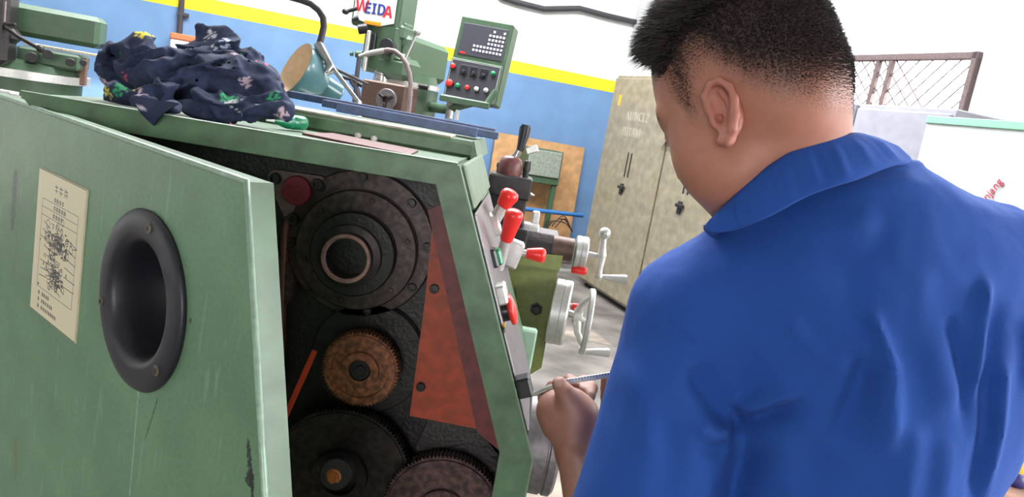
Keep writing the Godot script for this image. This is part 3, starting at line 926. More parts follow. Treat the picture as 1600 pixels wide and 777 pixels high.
	for p in [[672, 650], [744, 668], [786, 720], [784, 800], [650, 800], [650, 700]]: poly.append(v2(on_z(p[0], p[1], -1.16)))
	mb.prism(poly, -1.2, -1.16)
	obj("lower_bracket", mb, M.grease, L)
func lever(L: Node, base: Vector3, tip: Vector3, knob_from: float, r: float, kr0: float, kr1: float) -> void:
	var mb := MB.new()
	var d := (tip - base).normalized()
	var k0 := base.lerp(tip, knob_from)
	mb.cyl(base, k0 + d * 0.004, r * 1.25, r, 16)
	var lv := obj("lever", mb, M.alu, L)
	mb = MB.new()
	var Lk := k0.distance_to(tip)
	mb.lathe(k0, d, [Vector2(0, 0), Vector2(kr0 * 0.9, 0), Vector2(kr0, 0.002), Vector2(kr1, Lk - kr1 * 0.7), Vector2(kr1 * 0.97, Lk - kr1 * 0.45), Vector2(kr1 * 0.8, Lk - kr1 * 0.15), Vector2(kr1 * 0.45, Lk), Vector2(0, Lk)], 20, true)
	obj("red_knob", mb, M.red, lv)
func make_controls(L: Node, p0: Vector3, pn: Vector3, pu: Vector3, panel: Basis) -> void:
	var mb := MB.new()
	# speed levers
	var b := on_plane(767, 352, p0, pn)
	lever(L, b, on_z(801, 298, b.z + 0.01), 0.55, 0.010, 0.0125, 0.0165)
	mb = MB.new()
	mb.cyl(b - pn * 0.002, b + pn * 0.016, 0.024, 0.02, 24)
	obj("lever_boss", mb, M.alu, L)
	b = on_plane(777, 420, p0, pn)
	lever(L, b, on_z(806, 328, b.z + 0.02), 0.48, 0.0085, 0.0105, 0.0155)
	b = on_plane(785, 406, p0, pn)
	mb = MB.new()
	mb.box(on_z(801, 396, b.z), Vector3(0.032, 0.05, 0.04), 0.004, Basis(Vector3(0, 0, 1), deg_to_rad(-12)))
	obj("lever_block", mb, M.alu, L)
	var lb := on_z(800, 393, b.z + 0.005)
	lever(L, lb, on_z(853, 400, b.z + 0.005), 0.42, 0.0062, 0.010, 0.0145)
	# green push button
	b = on_plane(766, 404, p0, pn)
	mb = MB.new()
	mb.box(b + pn * 0.006, Vector3(0.03, 0.03, 0.012), 0.003, panel)
	var gb := obj("start_button", mb, M.black, L)
	mb = MB.new()
	mb.box(b + pn * 0.013, Vector3(0.024, 0.026, 0.012), 0.003, panel)
	obj("green_cap", mb, M.green_button, gb)
	# emergency stop
	b = on_plane(781, 488, p0, pn)
	mb = MB.new()
	mb.lathe(b, pn, [Vector2(0.024, 0), Vector2(0.024, 0.003), Vector2(0, 0.003)], 28)
	var es := obj("stop_button", mb, M.yellow_plastic, L)
	mb = MB.new()
	mb.cyl(b + pn * 0.002, b + pn * 0.014, 0.016, 0.016, 24)
	obj("collar", mb, M.black, es)
	mb = MB.new()
	mb.lathe(b + pn * 0.013, pn, [Vector2(0.014, 0), Vector2(0.023, 0.002), Vector2(0.024, 0.006), Vector2(0.022, 0.009), Vector2(0.012, 0.012), Vector2(0, 0.013)], 28, true)
	obj("red_cap", mb, M.red, es)
	mb = MB.new()
	mb.box(b + pu * 0.028 + pn * 0.008, Vector3(0.04, 0.03, 0.02), 0.003, panel)
	obj("switch_block", mb, M.alu, L)
	# square black knob
	b = on_plane(806, 606, p0, pn)
	mb = MB.new()
	mb.box(b + pn * 0.012, Vector3(0.03, 0.03, 0.024), 0.003, panel)
	obj("square_knob", mb, M.black, L)
	mb = MB.new()
	mb.cyl(b - pn * 0.002, b + pn * 0.004, 0.014, 0.014, 20)
	obj("knob_ring", mb, M.steel, L)
func make_carriage(L: Node) -> void:
	var zc := -1.8
	# bed ways and lead screw
	var mb := MB.new()
	mb.box(Vector3(-0.36, 0.9, -2.3), Vector3(0.3, 0.2, 1.35), 0.01)
	obj("bed", mb, M.green, L)
	for x in [-0.48, -0.24]:
		mb = MB.new()
		mb.box(Vector3(x, 1.01, -2.3), Vector3(0.05, 0.03, 1.35), 0.006)
		obj("bed_way", mb, M.steel, L)
	mb = MB.new()
	mb.cyl(Vector3(0.02, 0.75, -1.6), Vector3(0.02, 0.75, -2.9), 0.014, -1, 14)
	obj("lead_screw", mb, M.steel, L)
	# pale splash guard under the apron
	mb = MB.new()
	var g0 := on_z(797, 512, -1.62)
	var g1 := on_z(829, 585, -1.62)
	mb.box(Vector3((g0.x + g1.x) / 2, (g0.y + g1.y) / 2 - 0.1, -1.64), Vector3(0.06, g0.y - g1.y + 0.2, 0.03), 0.004)
	obj("pale_guard", mb, M.pale_green, L)
	# apron: the olive casting
	mb = MB.new()
	var poly := PackedVector2Array()
	for p in [[776, 446], [794, 420], [800, 398], [872, 416], [864, 480], [854, 530], [846, 575], [828, 586], [826, 512], [790, 505]]: poly.append(v2(on_z(p[0], p[1], zc)))
	mb.prism(poly, zc - 0.24, zc)
	var apron := obj("apron", mb, M.olive, L)
	mb = MB.new()
	hexbolt(mb, on_z(838, 483, zc), Vector3(0, 0, 1), 0.012, 0.014)
	obj("apron_bolt", mb, M.dark_steel, apron)
	mb = MB.new()
	mb.tube([on_z(808, 450, zc + 0.002), on_z(807, 475, zc + 0.002), on_z(800, 508, zc + 0.002)], 0.004, 8)
	obj("cast_rib", mb, M.olive, apron)
	# cross slide saddle, black slide, compound
	mb = MB.new()
	poly = PackedVector2Array()
	for p in [[803, 392], [880, 400], [874, 424], [800, 412]]: poly.append(v2(on_z(p[0], p[1], zc + 0.03)))
	mb.prism(poly, zc - 0.22, zc + 0.03)
	obj("saddle", mb, M.olive, L)
	var s0 := on_z(845, 385, zc)
	mb = MB.new()
	mb.box(Vector3(s0.x - 0.1, s0.y, zc - 0.05), Vector3(0.28, 0.035, 0.14), 0.004)
	obj("cross_slide", mb, M.dark_steel, L)
	mb = MB.new()
	var s1 := on_z(850, 374, zc)
	mb.box(Vector3(s1.x - 0.02, s1.y, zc - 0.05), Vector3(0.11, 0.026, 0.1), 0.003)
	obj("compound_slide", mb, M.alu_panel, L)
	mb = MB.new()
	mb.box(on_z(827, 362, zc - 0.03), Vector3(0.045, 0.04, 0.05), 0.004)
	obj("slide_block", mb, M.alu, L)
	mb = MB.new()
	mb.box(on_z(836, 346, zc - 0.05), Vector3(0.018, 0.05, 0.03), 0.003)
	obj("slide_stop", mb, M.alu, L)
	mb = MB.new()
	mb.box(on_z(800, 372, zc + 0.03), Vector3(0.07, 0.06, 0.1), 0.004)
	obj("slide_end", mb, M.dark_steel, L)
	# tool post
	var tp := on_z(797, 290, zc)
	mb = MB.new()
	mb.box(Vector3(tp.x, tp.y, zc), Vector3(0.1, 0.05, 0.1), 0.004)
	mb.box(Vector3(tp.x + 0.002, tp.y - 0.05, zc), Vector3(0.085, 0.06, 0.085), 0.004)
	mb.box(Vector3(tp.x - 0.002, tp.y - 0.11, zc), Vector3(0.1, 0.07, 0.1), 0.004)
	var post := obj("tool_post", mb, M.dark_steel, L)
	for p in [[781, 262], [793, 266], [807, 268], [822, 268]]:
		mb = MB.new()
		var q := on_z(p[0], p[1], zc)
		mb.cyl(q - Vector3(0, 0.05, 0), q + Vector3(0, 0.012, 0), 0.007, 0.007, 12)
		mb.cyl(q + Vector3(0, 0.0, 0), q + Vector3(0, 0.025 if p[0] == 822 else 0.012, 0), 0.009, 0.008, 4)
		obj("clamp_screw", mb, M.dark_steel, post)
	mb = MB.new()
	var hub := on_z(797, 262, zc)
	mb.lathe(hub - Vector3(0, 0.025, 0), Vector3.UP, [Vector2(0, 0), Vector2(0.024, 0.0), Vector2(0.028, 0.01), Vector2(0.028, 0.03), Vector2(0.024, 0.046), Vector2(0.014, 0.052), Vector2(0, 0.053)], 24, true)
	obj("post_hub", mb, M.label_red, post)
	mb = MB.new()
	mb.tube([hub + Vector3(0.0, 0.02, 0), on_z(806, 245, zc), on_z(813, 232, zc)], [0.01, 0.009, 0.007], 12)
	var hd := obj("post_handle", mb, M.steel, post)
	mb = MB.new()
	mb.tube([on_z(812, 236, zc), on_z(816, 222, zc), on_z(819, 210, zc), on_z(821, 200, zc), on_z(822, 195, zc)], [0.008, 0.0105, 0.013, 0.0135, 0.009], 14)
	obj("grip", mb, M.black, hd)
	mb = MB.new()
	mb.box(on_z(831, 234, zc), Vector3(0.03, 0.018, 0.016), 0.003, Basis(Vector3(0, 0, 1), deg_to_rad(25)))
	obj("chip", mb, M.alu, post)
	mb = MB.new()
	mb.tube([on_z(815, 298, zc + 0.03), on_z(826, 303, zc + 0.03), on_z(835, 306, zc + 0.03)], [0.006, 0.005, 0.002], 8)
	obj("cutting_tool", mb, M.steel, post)
	# cross slide dial and ball crank
	var ax := Vector3(1, 0, 0)
	var dc := on_z(898, 393, zc)
	mb = MB.new()
	mb.lathe(Vector3(dc.x - 0.055, dc.y, zc), ax, [Vector2(0, 0), Vector2(0.03, 0), Vector2(0.03, 0.05), Vector2(0, 0.05)], 28)
	obj("dial_bracket", mb, M.brown, L)
	mb = MB.new()
	mb.lathe(Vector3(dc.x, dc.y, zc), ax, [Vector2(0, 0), Vector2(0.037, 0), Vector2(0.039, 0.002), Vector2(0.039, 0.012), Vector2(0.037, 0.0125), Vector2(0.037, 0.014), Vector2(0.039, 0.0145), Vector2(0.039, 0.026), Vector2(0.036, 0.029), Vector2(0, 0.029)], 40)
	obj("feed_dial", mb, M.alu, L)
	mb = MB.new()
	var cr := on_z(940, 396, zc)
	mb.cyl(Vector3(dc.x + 0.02, dc.y, zc), Vector3(cr.x, dc.y - 0.002, zc), 0.0065, -1, 12)
	var ct := on_z(945, 365, zc)
	var cb := on_z(935, 432, zc)
	mb.tube([ct, ct.lerp(cb, 0.3), ct.lerp(cb, 0.45), ct.lerp(cb, 0.55), ct.lerp(cb, 0.8), cb], [0.007, 0.008, 0.011, 0.011, 0.008, 0.009], 14)
	mb.ball(ct, Vector3.ONE * 0.0145, 20)
	mb.ball(ct.lerp(cb, 0.5), Vector3.ONE * 0.012, 16)
	mb.ball(cb, Vector3.ONE * 0.011, 16)
	var crank := obj("ball_crank", mb, M.alu, L)
	mb = MB.new()
	var h0 := cb + Vector3(0.006, 0, 0)
	var h1 := on_z(979, 437, zc)
	mb.tube([h0, h0.lerp(h1, 0.15), h0.lerp(h1, 0.5), h0.lerp(h1, 0.9), h1], [0.006, 0.0065, 0.009, 0.0115, 0.0105], 16)
	obj("crank_handle", mb, M.alu, crank)
	# feed lever under the dial
	lever(L, on_z(872, 421, zc + 0.02), on_z(917, 424, zc + 0.02), 0.45, 0.005, 0.007, 0.010)
	# big apron dial and dished handwheel
	var wc := on_z(861, 485, zc)
	mb = MB.new()
	var a2 := Vector3(0.995, 0.0, 0.1)
	mb.lathe(Vector3(wc.x, wc.y, zc), a2, [Vector2(0, 0), Vector2(0.076, 0), Vector2(0.079, 0.003), Vector2(0.079, 0.02), Vector2(0.0775, 0.021), Vector2(0.0775, 0.023), Vector2(0.079, 0.024), Vector2(0.079, 0.038), Vector2(0.075, 0.042), Vector2(0, 0.042)], 56)
	obj("apron_dial", mb, M.alu, L)
	var hw := on_z(915, 512, zc)
	mb = MB.new()
	var hub0 := Vector3(wc.x + 0.04, wc.y, zc)
	var hc := Vector3(hw.x, hub0.y - 0.012, zc)
	mb.cyl(hub0, hub0 + Vector3(0.02, -0.002, 0), 0.009, -1, 14)
	mb.cyl(hub0 + Vector3(0.015, -0.003, 0), hub0 + Vector3(0.035, -0.004, 0), 0.02, 0.018, 20)
	var ringpts := []
	for i in 41:
		var an := TAU * i / 40.0
		ringpts.append(hc + Vector3(0, cos(an), sin(an)) * 0.077)
	mb.lathe(hc - Vector3(0.006, 0, 0), Vector3(0.998, 0, 0.06), [Vector2(0.07, 0), Vector2(0.079, 0), Vector2(0.081, 0.003), Vector2(0.081, 0.011), Vector2(0.078, 0.014), Vector2(0.071, 0.014), Vector2(0.069, 0.011), Vector2(0.069, 0.003), Vector2(0.07, 0)], 56)
	for i in 3:
		var an := TAU * i / 3.0 + 0.3
		var d := Vector3(0, cos(an), sin(an))
		mb.tube([hub0 + Vector3(0.025, -0.004, 0) + d * 0.012, hub0.lerp(hc, 0.6) + d * 0.04, hc + d * 0.072], [0.011, 0.008, 0.0075], 10)
	var wheel := obj("handwheel", mb, M.alu, L)
	mb = MB.new()
	h0 = hc + Vector3(0.004, -0.072, 0.01)
	h1 = h0 + Vector3(0.062, 0.008, 0.0)
	mb.tube([h0, h0.lerp(h1, 0.2), h0.lerp(h1, 0.6), h0.lerp(h1, 0.92), h1], [0.006, 0.0075, 0.0095, 0.0115, 0.010], 16)
	obj("wheel_handle", mb, M.alu, wheel)
	lever(L, Vector3(hub0.x - 0.01, hub0.y + 0.0, zc - 0.1), on_z(905, 482, zc - 0.1), 0.55, 0.005, 0.008, 0.011)
	# lower round cover beside the pedestal, seen edge-on past the hand
	var lc := on_z(832, 690, -1.42)
	mb = MB.new()
	mb.lathe(Vector3(lc.x - 0.02, lc.y, -1.42), Vector3(1, 0, 0), [Vector2(0, 0), Vector2(0.094, 0), Vector2(0.097, 0.003), Vector2(0.097, 0.044), Vector2(0.094, 0.046), Vector2(0.094, 0.049), Vector2(0.097, 0.051), Vector2(0.097, 0.064), Vector2(0.09, 0.07), Vector2(0, 0.07)], 56)
	obj("round_cover", mb, M.alu_panel, L)
	lever(L, on_z(852, 694, -1.5), on_z(876, 698, -1.5), 0.4, 0.006, 0.011, 0.014)

# ---------- things on top of the lathe, the lamp, the machines behind ----------
func make_lamp() -> void:
	var o := thing("work_lamp", "teal bell-shaped work lamp with cream lining on a black gooseneck arm", "lamp", Vector3(-0.55, 1.25, -1.95))
	var d := 1.95
	var mouth := at(461, 106, d)
	var back := at(520, 142, d + 0.04)
	var ax := (back - mouth).normalized()
	# turn the mouth a little towards the camera
	ax = (ax + cam_basis.z * -0.42).normalized()
	var mb := MB.new()
	mb.lathe(mouth, ax, [Vector2(0.071, 0), Vector2(0.0715, 0.002), Vector2(0.066, 0.02), Vector2(0.06, 0.04), Vector2(0.05, 0.062), Vector2(0.036, 0.078), Vector2(0.031, 0.084)], 40, true)
	var sh := obj("shade", mb, M.lamp_teal, o)
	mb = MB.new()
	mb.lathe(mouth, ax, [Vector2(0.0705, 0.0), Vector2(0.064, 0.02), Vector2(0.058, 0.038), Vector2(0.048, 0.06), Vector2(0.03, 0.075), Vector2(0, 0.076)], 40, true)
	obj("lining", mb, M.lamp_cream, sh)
	mb = MB.new()
	var n0 := mouth + ax * 0.08
	mb.lathe(n0, ax, [Vector2(0, 0), Vector2(0.031, 0), Vector2(0.031, 0.004), Vector2(0.029, 0.006), Vector2(0.029, 0.05), Vector2(0.026, 0.055), Vector2(0, 0.056)], 28)
	obj("socket", mb, M.lamp_teal, o)
	mb = MB.new()
	mb.tube([at(497, 68, d), at(503, 82, d), at(512, 94, d), at(516, 104, d), at(511, 112, d)], [0.012, 0.014, 0.009, 0.012, 0.008], 10)
	mb.tube([at(507, 98, d), at(518, 102, d), at(521, 112, d), at(510, 116, d)], 0.005, 8)
	obj("bracket", mb, M.steel, o)
	mb = MB.new()
	mb.cyl(at(518, 104, d), at(562, 162, d), 0.0055, -1, 12)
	obj("rod", mb, M.steel, o)
	mb = MB.new()
	mb.cyl(at(520, 106, d), at(575, 132, d + 0.1), 0.004, -1, 10)
	obj("stay", mb, M.dark_steel, o)
	mb = MB.new()
	var pts := []
	for p in [[430, -18], [448, -6], [470, 0], [486, 6], [498, 16], [505, 28], [506, 42], [503, 55], [499, 70]]: pts.append(at(p[0], p[1], d))
	pts.push_front(pts[0] + Vector3(-0.1, 0.25, -0.05)); pts.push_front(pts[0] + Vector3(-0.25, 0.3, -0.1))
	mb.tube(pts, 0.0085, 12)
	obj("gooseneck", mb, M.cable, o)
	mb = MB.new()
	mb.cyl(at(562, 160, d), Vector3(at(562, 160, d).x + 0.03, 1.27, at(562, 160, d).z + 0.1), 0.0055, -1, 10)
	obj("foot", mb, M.steel, o)
func bar(called: String, label: String, a: Vector3, b: Vector3, w: float, h: float, m: Material) -> void:
	var mb := MB.new()
	var d := (b - a)
	var x := d.normalized()
	var z := x.cross(Vector3.UP).normalized()
	mb.box((a + b) / 2, Vector3(d.length(), h, w), 0.0015, Basis(x, z.cross(x), z))
	tag(obj(called, mb, m), label, "bar", "blue bars lying on the headstock")
func make_top_things() -> void:
	# blue bars across the tray
	bar("steel_bar", "long dark blue bar at the back, resting on top of two others", on_z(452, 147, -1.56), on_z(774, 207, -1.56), 0.03, 0.014, M.blue_bar)
	bar("steel_bar", "blue bar in the middle of three lying on the tray", on_z(506, 161, -1.52), on_z(779, 213, -1.52), 0.03, 0.014, M.blue_bar)
	bar("steel_bar", "shortest blue bar nearest the lathe's open end", on_z(528, 167, -1.48), on_z(746, 208, -1.48), 0.026, 0.018, M.blue_bar)
	# reddish plate
	var mb := MB.new()
	var q := [on_y(472, 208, 1.269), on_y(520, 208, 1.269), on_y(654, 235, 1.269), on_y(640, 242, 1.269)]
	mb.prism(PackedVector2Array([Vector2(q[0].x, -q[0].z), Vector2(q[1].x, -q[1].z), Vector2(q[2].x, -q[2].z), Vector2(q[3].x, -q[3].z)]), 1.2665, 1.2695)
	for i in mb.V.size():
		mb.V[i] = Vector3(mb.V[i].x, mb.V[i].z, -mb.V[i].y); mb.N[i] = Vector3(mb.N[i].x, mb.N[i].z, -mb.N[i].y)
	tag(obj("red_plate", mb, M.label_red), "flat reddish brown plate lying on the lathe top", "plate")
	# green oil bottle lying on its side
	var ob := thing("oiler", "small green plastic oiler lying beside the navy cloth", "oiler", on_y(440, 200, 1.267))
	var a := on_y(414, 199, 1.267) + Vector3(0, 0.012, 0)
	var b := on_y(474, 205, 1.267) + Vector3(0, 0.013, 0)
	var d := (b - a).normalized()
	var len := a.distance_to(b)
	mb = MB.new()
	mb.lathe(a, d, [Vector2(0.002, 0), Vector2(0.003, len * 0.2), Vector2(0.004, len * 0.22)], 16)
	obj("nozzle", mb, M.white_plastic, ob)
	mb = MB.new()
	mb.lathe(a, d, [Vector2(0.004, len * 0.2), Vector2(0.006, len * 0.3), Vector2(0.009, len * 0.42), Vector2(0.0115, len * 0.55), Vector2(0.0115, len * 0.6), Vector2(0.0105, len * 0.62), Vector2(0.012, len * 0.66), Vector2(0.012, len * 0.95), Vector2(0.010, len), Vector2(0, len)], 24, true)
	obj("body", mb, mat("green oiler plastic", Color8(24, 120, 84), 0.3, 0.0, "", 1.0), ob)
func ngon(c: Vector3, ax: Vector3, ay: Vector3, pts: Array) -> Array:
	var r := []
	for p in pts: r.append(c + ax * p[0] + ay * p[1])
	return r
func frustum(mb: MB, c: Vector3, bs: Basis, s: Vector3, b := 0.01) -> void:
	mb.box(c, s, b, bs)
func make_mill() -> void:
	var W := 4.0
	var o := thing("milling_machine", "green vertical milling machine with white nameplate, behind the lathe", "milling machine", Vector3(-0.85, 0, -4.35))
	var bs := Basis(Vector3.UP, deg_to_rad(-15))     # its front looks a little to the left
	var X := bs.x
	var Z := bs.z
	var hc := at(586, 22, W)                # the motor housing
	var mb := MB.new()
	# housing: front face and a paler right side
	mb.box(hc + Vector3(0, 0.14, 0) - Z * 0.1, Vector3(0.275, 0.42, 0.2), 0.012, bs)
	var head := obj("motor_housing", mb, M.mill_green, o)
	mb = MB.new()
	mb.box(hc + Vector3(0, 0.14, 0) + X * 0.139 - Z * 0.1, Vector3(0.006, 0.4, 0.18), 0.002, bs)
	obj("side_cover", mb, M.mill_green, head)
	mb = MB.new()
	mb.xf = Transform3D(bs, hc + Z * 0.001)
	mb.prism(PackedVector2Array([Vector2(-0.12, 0.14), Vector2(0.115, 0.14), Vector2(0.115, -0.035), Vector2(0.02, -0.062), Vector2(-0.12, -0.035)]), 0, 0.004)
	var plate := obj("nameplate", mb, mat("white nameplate", Color8(240, 240, 240), 0.4, 0.0, "", 1.0), head)
	var red := mat("red lettering", Color8(200, 36, 52), 0.5, 0.0, "", 1.0)
	var blue := mat("blue lettering", Color8(34, 58, 140), 0.5, 0.0, "", 1.0)
	var tc := hc + Z * 0.006
	text_part("letter", "W", head, tc + X * -0.076 + Vector3(0, 0.032, 0), bs, 0.062, 0.003, red)
	letters("EID", head, tc + X * 0.0 + Vector3(0, 0.024, 0), bs, 0.058, 0.003, blue)
	text_part("letter", "A", head, tc + X * 0.075 + Vector3(0, 0.018, 0), bs, 0.062, 0.003, red)
	mb = MB.new()
	mb.box(at(584, 37, W) + Z * 0.012, Vector3(0.09, 0.022, 0.02), 0.003, bs)
	obj("orange_latch", mb, mat("orange latch", Color8(226, 150, 30), 0.5, 0.0, "", 1.0), head)
	mb = MB.new()
	mb.cyl(at(558, 13, W), at(541, 18, W), 0.011, -1, 10)
	mb.ball(at(540, 18, W), Vector3(0.02, 0.016, 0.016), 12)
	mb.cyl(at(560, 28, W), at(550, 31, W), 0.012, -1, 10)
	obj("belt_lever", mb, M.black, head)
	# quill head below
	mb = MB.new()
	mb.box(at(590, 74, W) - Z * 0.11, Vector3(0.2, 0.26, 0.19), 0.02, bs)
	mb.box(at(596, 45, W) - Z * 0.1, Vector3(0.23, 0.08, 0.17), 0.015, bs)
	mb.box(at(622, 52, W) - Z * 0.08, Vector3(0.045, 0.12, 0.1), 0.006, bs)
	var q := obj("quill_head", mb, M.mill_green, o)
	mb = MB.new()
	mb.box(at(573, 80, W) + Z * 0.0, Vector3(0.02, 0.21, 0.02), 0.004, bs)
	obj("depth_scale", mb, M.alu, q)
	mb = MB.new()
	mb.box(at(581, 68, W) - Z * 0.012, Vector3(0.03, 0.11, 0.02), 0.004, bs)
	obj("slot", mb, M.black, q)
	mb = MB.new()
	mb.cyl(at(607, 74, W) - Z * 0.03, at(607, 74, W) + Z * 0.03, 0.042, -1, 20)
	obj("boss", mb, M.black, q)
	mb = MB.new()
	mb.cyl(at(575, 44, W), at(560, 46, W), 0.026, 0.026, 14)
	obj("knob", mb, M.black, q)
	mb = MB.new()
	mb.ball(at(652, 51, W), Vector3.ONE * 0.019, 16)
	mb.cyl(at(651, 53, W), at(633, 93, W), 0.0075, -1, 8)
	obj("feed_lever", mb, M.steel, q)
	mb = MB.new()
	mb.cyl(at(566, 86, W), at(556, 84, W), 0.02, 0.02, 12)
	mb.cyl(at(552, 84, W), at(547, 84, W), 0.012, 0.012, 10)
	obj("stop_knob", mb, M.mill_green, q)
	# spindle and tool
	mb = MB.new()
	var sp := at(588, 108, W) - Z * 0.08
	mb.lathe(sp + Vector3(0, 0.02, 0), Vector3.DOWN, [Vector2(0, 0), Vector2(0.05, 0), Vector2(0.05, 0.04), Vector2(0.043, 0.045), Vector2(0.043, 0.06), Vector2(0.048, 0.062), Vector2(0.048, 0.08), Vector2(0.036, 0.085), Vector2(0.036, 0.12), Vector2(0.026, 0.125), Vector2(0.026, 0.16), Vector2(0, 0.16)], 24)
	obj("spindle", mb, M.steel, o)
	# column, turret, ram behind
	mb = MB.new()
	var colb := at(640, 120, W + 0.5)
	mb.box(Vector3(colb.x, 0.58, colb.z), Vector3(0.34, 1.16, 0.42), 0.03, bs)
	obj("column", mb, M.mill_green, o)
	mb = MB.new()
	mb.box(at(645, 92, W + 0.35), Vector3(0.2, 0.22, 0.6), 0.03, bs)
	obj("ram", mb, M.mill_green, o)
	mb = MB.new()
	mb.box(at(622, 108, W + 0.1), Vector3(0.2, 0.12, 0.2), 0.03, bs)
	mb.cyl(at(628, 98, W + 0.05), at(632, 86, W + 0.05), 0.06, 0.03, 16)
	obj("swivel_knuckle", mb, M.mill_green, o)
	mb = MB.new()
	mb.lathe(at(640, 136, W + 0.2), Vector3.UP, [Vector2(0, 0), Vector2(0.165, 0), Vector2(0.165, 0.025), Vector2(0, 0.025)], 40)
	obj("degree_ring", mb, M.alu, o)
	mb = MB.new()
	mb.lathe(at(640, 152, W + 0.2), Vector3.UP, [Vector2(0.15, -0.1), Vector2(0.15, 0.05), Vector2(0, 0.05)], 40)
	mb.lathe(at(640, 130, W + 0.2), Vector3.UP, [Vector2(0, 0), Vector2(0.155, 0), Vector2(0.14, 0.05), Vector2(0, 0.05)], 40)
	obj("turret", mb, M.mill_green, o)
	mb = MB.new()
	mb.cyl(at(655, 134, W + 0.05), at(669, 137, W + 0.05), 0.012, 0.016, 10)
	obj("turret_bolt", mb, M.dark_steel, o)
	# table and knee below the line of sight
	mb = MB.new()
	mb.box(Vector3(sp.x, 0.86, sp.z + 0.05), Vector3(1.0, 0.08, 0.26), 0.008, bs)
	obj("table", mb, M.steel, o)
	mb = MB.new()
	mb.box(Vector3(sp.x, 0.6, sp.z) - Z * 0.02, Vector3(0.32, 0.44, 0.4), 0.02, bs)
	mb.box(Vector3(sp.x, 0.19, sp.z) - Z * 0.15, Vector3(0.5, 0.38, 0.8), 0.03, bs)
	obj("knee", mb, M.mill_green, o)
	# coolant hose with bright nozzle
	mb = MB.new()
	var pts := []
	var prf := [[594, 80], [606, 78], [617, 80], [627, 88], [635, 100], [640, 115], [642, 132], [641, 150], [639, 170], [636, 185]]
	for p in prf: pts.append(at(p[0], p[1], W - 0.35))
	mb.tube(pts, 0.0115, 12)
	var hose := obj("coolant_hose", mb, mat("grey brown hose", Color8(136, 118, 116), 0.5, 0.2, "worn", 12.0), o)
	mb = MB.new()
	mb.tube([at(561, 88, W - 0.35), at(570, 85, W - 0.35), at(571, 85, W - 0.35), at(585, 82, W - 0.35), at(600, 79, W - 0.35)], [0.008, 0.009, 0.014, 0.014, 0.013], 14)
	obj("nozzle", mb, M.steel, hose)
	# hoses and rods on its left
	for p in [[[561, 92], [558, 115], [556, 140], [553, 165]], [[553, 118], [549, 128], [558, 140], [561, 155]], [[536, 120], [550, 124], [560, 130], [566, 134]]]:
		mb = MB.new()
		pts = []
		for r in p: pts.append(at(r[0], r[1], W - 0.05))
		mb.tube(pts, 0.012, 8)
		obj("hose", mb, M.cable, o)
	# dividing head on the table: a brown block with a chuck plate
	var dh := o
	mb = MB.new()
	var bc := at(608, 152, W - 0.1)
	var hh := bc.y + 0.07 - 0.9
	mb.box(Vector3(bc.x, 0.9 + hh / 2, bc.z), Vector3(0.24, hh, 0.16), 0.008, bs)
	obj("dividing_block", mb, M.brown, dh)
	mb = MB.new()
	var cc := at(604, 156, W - 0.19)
	mb.lathe(cc - Z * 0.03, Z, [Vector2(0.055, 0), Vector2(0.055, 0.035), Vector2(0.052, 0.038), Vector2(0.018, 0.038), Vector2(0.018, 0.0)], 36)
	var ck := obj("chuck", mb, M.alu_panel, dh)
	for i in 3:
		mb = MB.new()
		var an := TAU * i / 3.0 + 0.5
		var d := X * cos(an) + Vector3.UP * sin(an)
		mb.box(cc + Z * 0.012 + d * 0.03, Vector3(0.028, 0.014, 0.016), 0.002, Basis(d, Z.cross(d), Z))
		obj("jaw", mb, M.dark_steel, ck)
	make_pendant(o, W)
